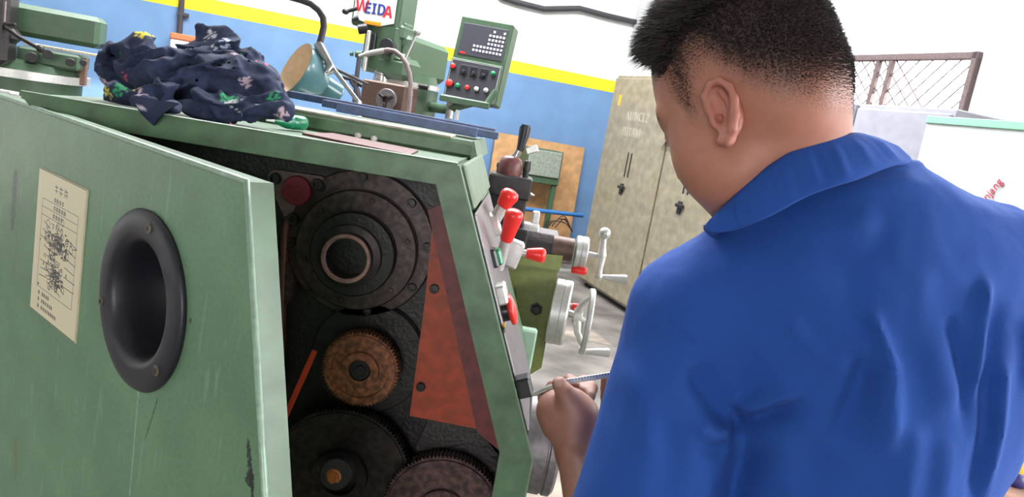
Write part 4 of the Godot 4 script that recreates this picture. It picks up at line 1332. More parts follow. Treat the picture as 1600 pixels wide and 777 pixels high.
func make_pendant(o: Node, W: float) -> void:
	# control pendant on an arm
	var bs := Basis.from_euler(Vector3(deg_to_rad(-8), deg_to_rad(-14), deg_to_rad(-1.5)))
	var tl := at(722, 24, W)
	var X := bs.x
	var Y := bs.y
	var Z := bs.z
	var w := 0.285
	var ht := 0.225
	var hb := 0.205
	var mb := MB.new()
	# upper housing and lower housing, the lower one standing a little forward
	mb.box(tl + X * w / 2 - Y * ht / 2 - Z * 0.05, Vector3(w, ht, 0.1), 0.006, bs)
	mb.box(tl + X * w / 2 - Y * (ht + hb / 2 - 0.004) - Z * 0.045, Vector3(w, hb, 0.11), 0.006, bs)
	var pen := obj("control_pendant", mb, M.mill_green, o)
	mb = MB.new()
	mb.box(tl + X * (w + 0.002) - Y * (ht + hb) / 2 - Z * 0.05, Vector3(0.004, ht + hb - 0.02, 0.09), 0.001, bs)
	obj("pale_side", mb, M.mill_green, pen)
	mb = MB.new()
	mb.box(tl + X * w * 0.51 - Y * ht * 0.52 + Z * 0.001, Vector3(w * 0.86, ht * 0.74, 0.006), 0.002, bs)
	obj("keypad", mb, mat("grey keypad film", Color8(74, 74, 84), 0.4, 0.0, "speck", 6.0), pen)
	var keym := mat("pale keys", Color8(206, 202, 210), 0.5, 0.0, "", 1.0)
	for r in 6:
		for c in 9:
			if r < 4 and c < 4: continue
			if r == 0 and c < 8 and c != 5: continue
			mb = MB.new()
			mb.box(tl + X * (0.105 + c * 0.0185) - Y * (0.058 + r * 0.0215) + Z * 0.005, Vector3(0.0115, 0.012, 0.005), 0.001, bs)
			obj("key", mb, keym, pen)
	mb = MB.new()
	mb.box(tl + X * 0.05 - Y * (ht * 0.84) + Z * 0.0045, Vector3(0.03, 0.01, 0.002), 0.0005, bs)
	obj("red_mark", mb, M.red, pen)
	mb = MB.new()
	mb.box(tl + X * w * 0.5 - Y * (ht + hb * 0.5) + Z * 0.011, Vector3(w * 0.95, hb * 0.93, 0.006), 0.003, bs)
	obj("switch_panel", mb, mat("dark grey switch panel", Color8(72, 72, 80), 0.45, 0.0, "speck", 6.0), pen)
	for e in [-1, 1]:
		mb = MB.new()
		mb.box(tl + X * w * 0.5 - Y * (ht + hb * 0.5 + e * hb * 0.46) + Z * 0.0145, Vector3(w * 0.93, 0.0025, 0.002), 0.0005, bs)
		mb.box(tl + X * w * (0.5 + e * 0.465) - Y * (ht + hb * 0.5) + Z * 0.0145, Vector3(0.0025, hb * 0.92, 0.002), 0.0005, bs)
		obj("panel_line", mb, M.alu, pen)
	for c in 3:
		mb = MB.new()
		mb.box(tl + X * (0.085 + c * 0.055) - Y * (ht + 0.055) + Z * 0.016, Vector3(0.042, 0.055, 0.006), 0.002, bs)
		obj("display", mb, M.black, pen)
		mb = MB.new()
		mb.cyl(tl + X * (0.085 + c * 0.055) - Y * (ht + 0.065) + Z * 0.018, tl + X * (0.085 + c * 0.055) - Y * (ht + 0.065) + Z * 0.034, 0.012, 0.01, 14)
		obj("selector", mb, M.soft_black, pen)
	for b in [[0.022, 0.045, 0.014, "red"], [0.024, 0.135, 0.019, "red"], [0.072, 0.14, 0.013, "green_button"], [0.125, 0.14, 0.012, "red"], [0.176, 0.138, 0.012, "white_plastic"], [0.228, 0.135, 0.012, "white_plastic"], [0.245, 0.045, 0.0125, "green_button"]]:
		mb = MB.new()
		var p: Vector3 = tl + X * b[0] - Y * (ht + b[1]) + Z * 0.014
		mb.cyl(p, p + Z * 0.006, b[2] * 1.15, -1, 18)
		var ring := obj("button_ring", mb, M.dark_steel, pen)
		ring.name = "button"
		mb = MB.new()
		mb.lathe(p + Z * 0.005, Z, [Vector2(b[2], 0), Vector2(b[2], 0.008), Vector2(b[2] * 0.8, 0.012), Vector2(0, 0.013)], 18, true)
		obj("button_cap", mb, M[b[3]], ring)
	# handrail below, neck and arm to the machine
	mb = MB.new()
	var r0 := at(687, 152, W - 0.06)
	var r1 := at(765, 166, W - 0.06)
	mb.box((r0 + r1) / 2, Vector3(r0.distance_to(r1), 0.035, 0.03), 0.006, Basis((r1 - r0).normalized(), Vector3.UP, (r1 - r0).normalized().cross(Vector3.UP)).orthonormalized())
	mb.cyl(r0 + X * 0.03, tl - Y * (ht + hb) + X * 0.02, 0.014, -1, 8)
	mb.cyl(r1 - X * 0.02, tl - Y * (ht + hb - 0.08) + X * (w - 0.01), 0.02, -1, 8)
	obj("handrail", mb, M.mill_green, pen)
	mb = MB.new()
	mb.cyl(at(733, 142, W + 0.03), at(735, 156, W + 0.03), 0.05, 0.03, 16)
	mb.tube([at(716, 152, W), at(724, 146, W), at(734, 144, W)], 0.012, 8)
	obj("neck", mb, M.mill_green, pen)
	mb = MB.new()
	mb.cyl(at(740, 160, W + 0.05), at(702, 170, W + 0.05), 0.022, -1, 12)
	mb.cyl(at(652, 165, W + 0.2), at(706, 172, W + 0.05), 0.026, -1, 12)
	obj("arm", mb, M.mill_green, pen)
	mb = MB.new()
	mb.cyl(at(704, 160, W + 0.05), at(701, 186, W + 0.05), 0.02, -1, 12)
	obj("pivot_post", mb, M.steel, pen)
	mb = MB.new()
	mb.box(at(714, 180, W + 0.03), Vector3(0.02, 0.055, 0.02), 0.003)
	obj("cable_tag", mb, M.white_plastic, pen)
func make_left_mill() -> void:
	var W := 3.4
	var o := thing("milling_machine", "partly hidden green milling machine with long ram and silver turret ring", "milling machine", Vector3(-2.3, 0, -3.6))
	var bs := Basis(Vector3.UP, deg_to_rad(20))
	var X := bs.x
	var c := at(90, 52, W)
	var mb := MB.new()
	var e0 := at(166, 38, W)
	# ram: a long casting whose far end is cut off square
	var poly := PackedVector2Array()
	mb.box(c + X * -0.07 + Vector3(0, 0.03, 0), Vector3(0.5, 0.135, 0.2), 0.02, bs)
	obj("ram", mb, M.mill_green, o)
	mb = MB.new()
	var e1 := at(25, 62, W - 0.02)
	mb.box(at(100, 78, W - 0.11), Vector3(0.3, 0.012, 0.01), 0.002, bs)
	obj("slide_strip", mb, mat("brassy strip", Color8(196, 184, 150), 0.4, 0.3, "worn", 9.0), o)
	mb = MB.new()
	mb.box(at(85, 92, W + 0.02), Vector3(0.24, 0.07, 0.24), 0.01, bs)
	obj("ram_saddle", mb, M.mill_green, o)
	mb = MB.new()
	for p in [[22, 15], [42, 38]]: mb.cyl(at(p[0], p[1], W - 0.12), at(p[0], p[1], W - 0.09), 0.016, -1, 12)
	obj("bolt", mb, M.dark_steel, o)
	mb = MB.new()
	mb.lathe(at(30, 118, W + 0.05), Vector3.UP, [Vector2(0, 0), Vector2(0.28, 0), Vector2(0.28, 0.035), Vector2(0, 0.035)], 56)
	obj("turret_ring", mb, M.alu, o)
	mb = MB.new()
	mb.lathe(at(30, 118, W + 0.05) + Vector3(0, 0.036, 0), Vector3.UP, [Vector2(0.26, 0), Vector2(0.25, 0.03), Vector2(0.16, 0.05), Vector2(0, 0.05)], 48)
	obj("turret", mb, M.mill_green, o)
	mb = MB.new()
	mb.lathe(Vector3(at(30, 118, W + 0.05).x, 0.2, at(30, 118, W + 0.05).z), Vector3.UP, [Vector2(0.25, 0), Vector2(0.25, at(30, 118, W + 0.05).y - 0.2), Vector2(0, at(30, 118, W + 0.05).y - 0.2)], 48)
	mb.box(Vector3(at(30, 118, W + 0.05).x, 0.11, at(30, 118, W + 0.05).z), Vector3(0.8, 0.22, 0.7), 0.03, bs)
	obj("column", mb, M.mill_green, o)
	mb = MB.new()
	mb.tube([at(8, 42, W - 0.3), at(30, 58, W - 0.3), at(62, 76, W - 0.3)], 0.0085, 8)
	mb.ball(at(63, 76, W - 0.3), Vector3.ONE * 0.016, 14)
	mb.cyl(at(5, 37, W - 0.3), at(25, 39, W - 0.3), 0.007, -1, 8)
	var hd := obj("feed_handle", mb, M.dark_steel, o)
	mb = MB.new()
	mb.box(at(-10, 40, W - 0.25), Vector3(0.14, 0.3, 0.16), 0.02, bs)
	mb.box(at(12, 55, W - 0.22), Vector3(0.09, 0.06, 0.1), 0.02, bs)
	obj("quill_head", mb, M.dark_steel, o)
	mb = MB.new()
	mb.box(at(4, 20, W - 0.3), Vector3(0.03, 0.1, 0.03), 0.004, bs)
	obj("bracket", mb, mat("pinkish dull metal", Color8(150, 134, 128), 0.5, 0.2, "worn", 9.0), o)
	for p in [[75, 85, 0.02], [110, 98, 0.018], [130, 98, 0.014], [50, 90, 0.022]]:
		mb = MB.new()
		mb.cyl(at(p[0], p[1], W - 0.1), at(p[0], p[1], W - 0.16), p[2], -1, 12)
		obj("clamp_bolt", mb, M.dark_steel, o)
	mb = MB.new()
	mb.box(at(130, 112, W + 0.05), Vector3(0.03, 0.12, 0.04), 0.004, bs)
	obj("post", mb, mat("rusty post", Color8(136, 104, 88), 0.6, 0.1, "worn", 9.0), o)
	# small white switch box beside the lathe door's hinge
	var sb := thing("switch_box", "white rimmed dark square box at the lathe door's hinge corner", "box", at(8, 152, 1.24))
	mb = MB.new()
	mb.box(at(8, 153, 1.24), Vector3(0.036, 0.024, 0.03), 0.003)
	obj("body", mb, M.white_plastic, sb)
	mb = MB.new()
	mb.box(at(5, 154, 1.222), Vector3(0.028, 0.013, 0.006), 0.002)
	obj("dark_face", mb, M.black, sb)

# ---------- smooth bodies: a distance field meshed as surface nets ----------
func nets(mb: MB, f: Callable, lo: Vector3, hi: Vector3, cell: float, paint = null, slack := 1.25, margin := 0.001) -> void:
	var nx := int(ceil((hi.x - lo.x) / cell / 8.0)) * 8
	var ny := int(ceil((hi.y - lo.y) / cell / 8.0)) * 8
	var nz := int(ceil((hi.z - lo.z) / cell / 8.0)) * 8
	var sx := 1
	var sy := nx + 1
	var sz := (nx + 1) * (ny + 1)
	var vals := PackedFloat32Array()
	vals.resize(sz * (nz + 1))
	vals.fill(1e9)
	var cells := PackedInt32Array()
	var stack := []
	for k in range(0, nz, 8):
		for j in range(0, ny, 8):
			for i in range(0, nx, 8): stack.append([i, j, k, 8])
	while stack:
		var b: Array = stack.pop_back()
		var s: int = b[3]
		var h := s * 0.5
		var d: float = f.call(lo + Vector3(b[0] + h, b[1] + h, b[2] + h) * cell)
		if absf(d) > h * cell * 1.7321 * slack + margin: continue
		if s > 2:
			var q := s / 2
			for k in 2:
				for j in 2:
					for i in 2: stack.append([b[0] + i * q, b[1] + j * q, b[2] + k * q, q])
			continue
		for k in 3:
			for j in 3:
				for i in 3:
					var n: int = (b[0] + i) * sx + (b[1] + j) * sy + (b[2] + k) * sz
					if vals[n] > 1e8: vals[n] = f.call(lo + Vector3(b[0] + i, b[1] + j, b[2] + k) * cell)
		for k in 2:
			for j in 2:
				for i in 2: cells.append((b[0] + i) * sx + (b[1] + j) * sy + (b[2] + k) * sz)
	var vid := {}
	var pos := PackedVector3Array()
	var offs := [0, sx, sy, sx + sy, sz, sx + sz, sy + sz, sx + sy + sz]
	var ed := [[0, 1], [2, 3], [4, 5], [6, 7], [0, 2], [1, 3], [4, 6], [5, 7], [0, 4], [1, 5], [2, 6], [3, 7]]
	var cn := []
	for c in 8: cn.append(Vector3(c & 1, (c >> 1) & 1, (c >> 2) & 1))
	for n in cells:
		var mask := 0
		for c in 8:
			if vals[n + offs[c]] < 0.0: mask |= 1 << c
		if mask == 0 or mask == 255: continue
		var sum := Vector3.ZERO
		var cnt := 0
		for e in ed:
			var a: float = vals[n + offs[e[0]]]
			var b: float = vals[n + offs[e[1]]]
			if (a < 0.0) != (b < 0.0):
				sum += cn[e[0]].lerp(cn[e[1]], a / (a - b))
				cnt += 1
		var kz := n / sz
		var ky := (n - kz * sz) / sy
		var kx := n - kz * sz - ky * sy
		vid[n] = pos.size()
		pos.append(lo + (Vector3(kx, ky, kz) + sum / cnt) * cell)
	var nor := PackedVector3Array()
	nor.resize(pos.size())
	var idx := PackedInt32Array()
	for n in vid:
		var a0: float = vals[n]
		for ax in 3:
			var st: int = [sx, sy, sz][ax]
			var u: int = [sy, sz, sx][ax]
			var w: int = [sz, sx, sy][ax]
			var a1 := vals[n + st]
			if (a0 < 0.0) == (a1 < 0.0): continue
			if not (vid.has(n - u) and vid.has(n - w) and vid.has(n - u - w)): continue
			var q := [vid[n], vid[n - u], vid[n - u - w], vid[n - w]]
			if a0 >= 0.0: q.reverse()
			# outward normal by the right-hand rule, then stored clockwise
			var g := (pos[q[1]] - pos[q[0]]).cross(pos[q[2]] - pos[q[0]]) + (pos[q[2]] - pos[q[0]]).cross(pos[q[3]] - pos[q[0]])
			for v in q: nor[v] += g
			for v in [q[0], q[2], q[1], q[0], q[3], q[2]]: idx.append(v)
	var base := mb.V.size()
	for i in pos.size():
		if paint != null: mb.col = paint.call(pos[i], nor[i].normalized())
		mb.v(pos[i], nor[i])
	for i in idx: mb.I.append(base + i)

func smin(a: float, b: float, k: float) -> float:
	var h := maxf(k - absf(a - b), 0.0) / k
	return minf(a, b) - h * h * k * 0.25
func capd(p: Vector3, a: Vector3, b: Vector3, r0: float, r1: float) -> float:
	var ab := b - a
	var t := clampf((p - a).dot(ab) / ab.length_squared(), 0.0, 1.0)
	return (p - a - ab * t).length() - lerpf(r0, r1, t)
func elld(p: Vector3, c: Vector3, r: Vector3) -> float:
	var q := p - c
	var k0 := (q / r).length()
	var k1 := (q / (r * r)).length()
	return k0 * (k0 - 1.0) / maxf(k1, 1e-6)
func K(x: float, y: float, d: float) -> Vector3:   # a place in the camera's own axes
	return Vector3((x - 800.0) / FPX * d, -(y - 388.5) / FPX * d, -d)

# ---------- the man ----------
var cx := Transform3D()         # camera axes -> world, the frame in which the leaning body is laid out
var torso_rows := []
var folds := []
var shirt_noise := FastNoiseLite.new()
var sh_l: Vector3
var sh_r: Vector3
var el_l: Vector3
var el_r: Vector3
func body_setup() -> void:
	cx = Transform3D(cam_basis, cam_at)
	# rows of the torso: height, centre, half width, depth, half thickness
	for r in [[270, 1310, 0.06, 0.775, 0.05], [300, 1312, 0.085, 0.778, 0.075], [345, 1330, 0.135, 0.787, 0.093], [420, 1338, 0.183, 0.795, 0.112], [520, 1345, 0.190, 0.80, 0.124], [620, 1360, 0.164, 0.80, 0.127], [700, 1352, 0.142, 0.80, 0.122], [777, 1324, 0.135, 0.80, 0.118], [900, 1316, 0.137, 0.80, 0.12], [1010, 1350, 0.152, 0.80, 0.125], [1060, 1350, 0.15, 0.80, 0.12]]:
		var c := K(r[1], r[0], r[3])
		torso_rows.append([-(r[0] - 388.5) / FPX * 0.8, (r[1] - 800.0) / FPX * 0.8, r[2], -r[3], r[4]])
	torso_table()
	sh_l = K(1083, 492, 0.785)
	sh_r = K(1528, 430, 0.80)
	el_l = K(977, 935, 0.80)
	el_r = K(1440, 780, 1.0)
	shirt_noise.seed = 6; shirt_noise.frequency = 1.0; shirt_noise.fractal_octaves = 3
	# folds of the cloth: [height, width, points...] in pixels at the depth of the back
	for f in [
		[-0.003, 0.0035, 0.705, [1040, 496], [1086, 542], [1127, 599], [1162, 675]],
		[-0.013, 0.011, 0.705, [1088, 570], [1100, 600], [1127, 645], [1162, 680]],
		[0.008, 0.009, 0.705, [1085, 660], [1125, 690], [1162, 684]],
		[-0.006, 0.009, 0.705, [1095, 700], [1125, 712], [1150, 700]],
		[0.013, 0.013, 0.695, [1172, 668], [1192, 652], [1218, 629], [1262, 600]],
		[-0.013, 0.009, 0.695, [1160, 684], [1182, 680], [1224, 655], [1270, 618]],
		[-0.013, 0.013, 0.69, [1358, 550], [1350, 585], [1334, 640], [1308, 720]],
		[0.009, 0.011, 0.69, [1372, 540], [1379, 590], [1378, 640], [1366, 740]],
		[0.008, 0.006, 0.69, [1352, 480], [1360, 505], [1372, 540], [1386, 585]],
		[-0.005, 0.009, 0.69, [1340, 490], [1350, 520], [1362, 565]],
		[0.006, 0.012, 0.69, [1220, 488], [1250, 515], [1290, 553], [1345, 588]],
		[-0.004, 0.012, 0.69, [1246, 495], [1280, 528], [1315, 552]],
		[0.004, 0.016, 0.69, [1262, 372], [1320, 360], [1392, 352]],
		[-0.0035, 0.014, 0.69, [1275, 395], [1340, 382], [1400, 378]],
		[0.009, 0.0065, 0.70, [1532, 420], [1524, 465], [1509, 549], [1490, 655]],
		[-0.006, 0.010, 0.70, [1545, 450], [1528, 549], [1508, 650]],
		[-0.007, 0.0065, 0.70, [1460, 480], [1470, 520], [1483, 595], [1492, 690]],
		[0.008, 0.007, 0.70, [1556, 550], [1549, 600], [1540, 680], [1522, 800]],
		[-0.007, 0.010, 0.70, [1530, 600], [1522, 680], [1500, 800]],
		[0.005, 0.008, 0.71, [1585, 480], [1595, 540], [1592, 620]],
		[0.004, 0.02, 0.69, [1325, 445], [1390, 455], [1465, 458]],
		[0.004, 0.016, 0.70, [1432, 510], [1448, 570], [1468, 640]],
		[0.004, 0.012, 0.70, [1450, 660], [1456, 720], [1448, 800]],
		[0.005, 0.012, 0.70, [1400, 640], [1404, 700], [1392, 800]],
		[0.004, 0.02, 0.69, [1180, 430], [1260, 440], [1330, 470]],
		[0.005, 0.014, 0.69, [1230, 690], [1240, 730], [1232, 800]],
		[-0.005, 0.014, 0.69, [1275, 680], [1290, 740], [1285, 800]],
		[0.005, 0.013, 0.72, [975, 560], [1010, 640], [1020, 740]],
		[-0.005, 0.013, 0.72, [1040, 640], [1050, 720], [1045, 790]],
	]:
		var pts := []
		for i in range(3, f.size()): pts.append(Vector2((f[i][0] - 800.0) / FPX * f[2], -(f[i][1] - 388.5) / FPX * f[2]))
		var bb := Rect2(pts[0], Vector2.ZERO)
		for p in pts: bb = bb.expand(p)
		folds.append([f[0] * 1.2, f[1], bb.grow(f[1] * 2.5), pts])
var tt := PackedFloat32Array()
var tt_top := 0.0
var tt_low := 0.0
const TN := 200
func torso_table() -> void:
	var n := torso_rows.size()
	tt_top = torso_rows[0][0]; tt_low = torso_rows[n - 1][0]
	for s in TN + 1:
		var y := lerpf(tt_top, tt_low, float(s) / TN)
		var i := 0
		while i < n - 2 and y < torso_rows[i + 1][0]: i += 1
		var a: Array = torso_rows[i]
		var b: Array = torso_rows[i + 1]
		var t := clampf((y - a[0]) / (b[0] - a[0]), 0.0, 1.0)
		t = lerpf(t, t * t * (3.0 - 2.0 * t), 0.35)
		for c in [1, 2, 3, 4]: tt.append(lerpf(a[c], b[c], t))
func torso_d(p: Vector3) -> float:
	var s := clampf((p.y - tt_top) / (tt_low - tt_top) * TN, 0.0, TN - 0.001)
	var i := int(s)
	var t := s - i
	i *= 4
	var rx := lerpf(tt[i + 1], tt[i + 5], t)
	var rz := lerpf(tt[i + 3], tt[i + 7], t)
	var x := p.x - lerpf(tt[i], tt[i + 4], t)
	var z := p.z - lerpf(tt[i + 2], tt[i + 6], t)
	var ix := x / (rx * rx)
	var iz := z / (rz * rz)
	var k := sqrt(x * ix + z * iz)
	var g := sqrt(ix * ix + iz * iz)
	var d := k * (k - 1.0) / maxf(g, 1e-4) if k > 0.05 else -minf(rx, rz)
	return maxf(d, maxf(p.y - tt_top, tt_low - p.y))
func shirt_d(p: Vector3) -> float:
	var d := torso_d(p)
	d = smin(d, capd(p, K(1262, 362, 0.79), sh_l, 0.055, 0.062), 0.03)
	d = smin(d, capd(p, K(1372, 352, 0.785), sh_r, 0.062, 0.068), 0.04)
	d = smin(d, capd(p, sh_r, el_r, 0.068, 0.062), 0.035)
	var arm := capd(p, sh_l, el_l, 0.064, 0.082)
	arm = maxf(arm, (p - el_l).dot((el_l - sh_l).normalized()) + 0.02)
	d = smin(d, arm, 0.018)
	if absf(d) > 0.03: return d
	# cloth folds on the side that faces back
	var back := smoothstep(-0.80, -0.735, p.z)
	if back > 0.0:
		var q := Vector2(p.x, p.y)
		for f in folds:
			var bb: Rect2 = f[2]
			if not bb.has_point(q): continue
			var best := 1.0
			var pts: Array = f[3]
			var along := 0.0
			for i in pts.size() - 1:
				var a: Vector2 = pts[i]
				var ab: Vector2 = pts[i + 1] - a
				var t := clampf((q - a).dot(ab) / ab.length_squared(), 0.0, 1.0)
				var dd := (q - a - ab * t).length()
				if dd < best:
					best = dd
					along = (i + t) / (pts.size() - 1)
			var e: float = best / f[1]
			d -= f[0] * exp(-e * e) * back * smoothstep(0.0, 0.3, along) * smoothstep(1.0, 0.72, along)
	d -= 0.0035 * shirt_noise.get_noise_3d(p.x * 9.0, p.y * 5.0, p.z * 9.0) + 0.0012 * shirt_noise.get_noise_3d(p.x * 38.0, p.y * 22.0, p.z * 38.0)
	return d
# --- head, in its own axes: x to the man's left, y up, z to the front
var head_xf := Transform3D()
var neck_low := Vector3.ZERO
var hair_noise := FastNoiseLite.new()
func head_d(p: Vector3) -> float:
	var a := Vector3(absf(p.x), p.y, p.z)
	var d := elld(a, Vector3(0, 0.042, -0.018), Vector3(0.079, 0.083, 0.1))
	d = smin(d, elld(a, Vector3(0, -0.012, -0.03), Vector3(0.07, 0.07, 0.075)), 0.03)
	if p.z < -0.05: return smin(d, capd(p, Vector3(0, -0.03, -0.035), neck_low, 0.056, 0.058), 0.035)
	d = smin(d, elld(a, Vector3(0, -0.03, 0.038), Vector3(0.064, 0.085, 0.05)), 0.035)
	d = smin(d, elld(a, Vector3(0.03, -0.048, 0.045), Vector3(0.037, 0.04, 0.04)), 0.025)
	d = smin(d, elld(a, Vector3(0.025, -0.082, 0.03), Vector3(0.04, 0.03, 0.042)), 0.03)
	if p.z < 0.025: return smin(d, capd(p, Vector3(0, -0.03, -0.035), neck_low, 0.056, 0.058), 0.035)
	d = smin(d, elld(a, Vector3(0, -0.1, 0.062), Vector3(0.026, 0.02, 0.02)), 0.025)
	d = smin(d, capd(a, Vector3(0.012, 0.018, 0.082), Vector3(0.048, 0.02, 0.062), 0.009, 0.009), 0.014)
	d = smin(d, capd(p, Vector3(0, 0.01, 0.086), Vector3(0, -0.03, 0.1), 0.007, 0.010), 0.01)
	d = smin(d, elld(a, Vector3(0.011, -0.034, 0.09), Vector3(0.009, 0.008, 0.011)), 0.008)
	d = smin(d, capd(a, Vector3(0, -0.066, 0.087), Vector3(0.02, -0.067, 0.078), 0.007, 0.004), 0.007)
	d = smin(d, capd(a, Vector3(0, -0.076, 0.085), Vector3(0.017, -0.075, 0.078), 0.007, 0.004), 0.006)
	# eye hollow and lid
	d = maxf(d, -(elld(a, Vector3(0.033, -0.002, 0.091), Vector3(0.016, 0.009, 0.013))) * 0.8) if a.z > 0.06 else d
	d = smin(d, elld(a, Vector3(0.033, -0.003, 0.072), Vector3(0.013, 0.012, 0.012)), 0.004)
	# neck
	d = smin(d, capd(p, Vector3(0, -0.03, -0.035), neck_low, 0.056, 0.058), 0.035)
	return d
func hair_line(z: float) -> float:
	var pts := [[-0.13, -0.085], [-0.10, -0.085], [-0.075, -0.08], [-0.05, -0.058], [-0.034, -0.03], [-0.02, 0.0], [0.0, 0.004], [0.012, -0.01], [0.022, -0.034], [0.030, -0.03], [0.038, 0.01], [0.048, 0.036], [0.065, 0.05], [0.13, 0.054]]
	for i in pts.size() - 1:
		if z < pts[i + 1][0]:
			return lerpf(pts[i][1], pts[i + 1][1], clampf((z - pts[i][0]) / (pts[i + 1][0] - pts[i][0]), 0.0, 1.0))
	return 0.06
const SKIN := Color(0.44, 0.185, 0.125)
func head_paint(p: Vector3, n: Vector3) -> Color:
	var g := hair_noise.get_noise_3d(p.x * 60.0, p.y * 60.0, p.z * 60.0)
	var c := SKIN * (1.0 + 0.07 * g)
	var f := hair_noise.get_noise_3d(p.x * 400.0, p.y * 400.0, p.z * 400.0)
	var d: float = p.y - hair_line(p.z) + 0.006 * g
	if p.y < 0.05 and p.z > -0.01: d = minf(d, (0.05 - p.z) * 1.3)
	if p.y < -0.1: d = -1.0
	var h := smoothstep(-0.004, 0.075, d) * 0.97
	if d > 0.0: h = clampf(h + 0.16 * f, 0.0, 1.0)
	c = c.lerp(Color(0.026, 0.018, 0.018), h)
	# brows, lips, shaven beard shadow of hair on the lip and chin
	var ax := absf(p.x)
	if p.z > 0.055 and ax > 0.012 and ax < 0.056 and absf(p.y - 0.019 - 0.1 * (0.03 - absf(ax - 0.03))) < 0.005: c = c.lerp(Color(0.03, 0.02, 0.02), 0.8)
	if p.z > 0.068 and ax < 0.022 and p.y < -0.06 and p.y > -0.082: c = c.lerp(Color(0.35, 0.11, 0.1), 0.6)
	c.a = 1.0
	return c
func ear_d(p: Vector3) -> float:   # x outwards, y up, z forwards, about the middle of the ear
	var path := [[0.010, -0.002, 0.000], [0.0125, 0.010, 0.001], [0.012, 0.022, 0.003], [0.004, 0.030, 0.006], [-0.007, 0.0285, 0.010], [-0.0145, 0.018, 0.013], [-0.0165, 0.004, 0.014], [-0.013, -0.010, 0.012], [-0.006, -0.022, 0.008], [0.002, -0.030, 0.004], [0.008, -0.027, 0.001]]
	var d := 1.0
	for i in path.size() - 1:
		var a := Vector3(path[i][2] + 0.004, path[i][1], path[i][0])
		var b := Vector3(path[i + 1][2] + 0.004, path[i + 1][1], path[i + 1][0])
		var r := 0.0034 if i < 6 else 0.0042
		d = smin(d, capd(p, a, b, r, r), 0.003)
	# back of the ear: a dished plate
	var dish := elld(p, Vector3(0.003, 0.002, -0.003), Vector3(0.0095, 0.028, 0.016))
	dish = maxf(dish, -elld(p, Vector3(0.0125, 0.0, 0.001), Vector3(0.0085, 0.024, 0.0125)))
	d = smin(d, dish, 0.003)
	# inner fold, tragus, lobe
	d = smin(d, capd(p, Vector3(0.008, 0.020, -0.004), Vector3(0.0095, 0.004, -0.010), 0.0028, 0.003), 0.003)
	d = smin(d, capd(p, Vector3(0.0095, 0.004, -0.010), Vector3(0.006, -0.014, -0.004), 0.003, 0.0032), 0.003)
	d = smin(d, elld(p, Vector3(0.003, -0.006, 0.0105), Vector3(0.005, 0.006, 0.004)), 0.003)
	d = smin(d, elld(p, Vector3(0.005, -0.024, 0.001), Vector3(0.0045, 0.010, 0.008)), 0.004)
	d = maxf(d, -elld(p, Vector3(0.006, -0.004, 0.004), Vector3(0.007, 0.0055, 0.0038)))
	return d
# --- left arm and hand, in the camera's axes
var arm_bones := []
func arm_d(p: Vector3) -> float:
	var d := 1.0
	for b in arm_bones:
		var e: float = capd(p, b[0], b[1], b[2], b[3])
		d = smin(d, e, b[4]) if d < 0.9 else e
	return d
var arm_noise := FastNoiseLite.new()
func arm_paint(p: Vector3, n: Vector3) -> Color:
	var g := arm_noise.get_noise_3d(p.x * 70.0, p.y * 70.0, p.z * 70.0)
	var f := arm_noise.get_noise_3d(p.x * 260.0, p.y * 90.0, p.z * 260.0)
	var c := Color(0.3, 0.135, 0.095) * (1.0 + 0.12 * g + 0.05 * f)
	for nl in nails:
		if p.distance_to(nl) < 0.0055: c = Color(0.42, 0.25, 0.2)
	c.a = 1.0
	return c
var nails := []
func left_arm() -> void:
	var wr := K(898, 704, 0.935)
	arm_bones = [
		[el_l + Vector3(0, 0.08, 0), el_l, 0.042, 0.04, 0.02],
		[el_l, el_l.lerp(wr, 0.3), 0.041, 0.042, 0.03],
		[el_l.lerp(wr, 0.3), wr, 0.042, 0.0225, 0.03],
		[wr + Vector3(0.002, 0, 0), K(898, 660, 0.94), 0.023, 0.026, 0.014],
		# heel and back of the hand
		[K(872, 664, 0.945), K(866, 646, 0.95), 0.021, 0.021, 0.010],
		[K(896, 652, 0.94), K(872, 636, 0.955), 0.026, 0.021, 0.016],
		[K(905, 645, 0.935), K(896, 628, 0.935), 0.02, 0.016, 0.014],
		# thumb
		[K(893, 634, 0.93), K(883, 615, 0.925), 0.0155, 0.0115, 0.008],
		[K(883, 615, 0.925), K(874, 600, 0.93), 0.0112, 0.0092, 0.004],
		# index finger: out along the far side, bent back to the tool
		[K(858, 645, 0.965), K(853, 622, 0.985), 0.0125, 0.0105, 0.008],
		[K(853, 622, 0.985), K(864, 606, 0.99), 0.010, 0.009, 0.003],
		[K(864, 606, 0.99), K(880, 603, 0.972), 0.009, 0.008, 0.003],
		# middle finger
		[K(870, 640, 0.975), K(878, 612, 1.0), 0.0125, 0.0105, 0.008],
		[K(878, 612, 1.0), K(890, 596, 0.998), 0.0105, 0.0092, 0.003],
		[K(890, 596, 0.998), K(897, 604, 0.975), 0.009, 0.008, 0.003],
		# ring finger
		[K(885, 642, 0.972), K(900, 614, 0.997), 0.0125, 0.0105, 0.008],
		[K(900, 614, 0.997), K(912, 597, 0.993), 0.0103, 0.009, 0.003],
		[K(912, 597, 0.993), K(914, 612, 0.968), 0.009, 0.008, 0.003],
		# little finger
		[K(898, 645, 0.962), K(916, 624, 0.982), 0.0115, 0.0092, 0.008],
		[K(916, 624, 0.982), K(924, 606, 0.975), 0.009, 0.008, 0.003],
		[K(924, 606, 0.975), K(922, 620, 0.955), 0.008, 0.0068, 0.003],
	]
	nails = [K(872, 598, 0.9215)]
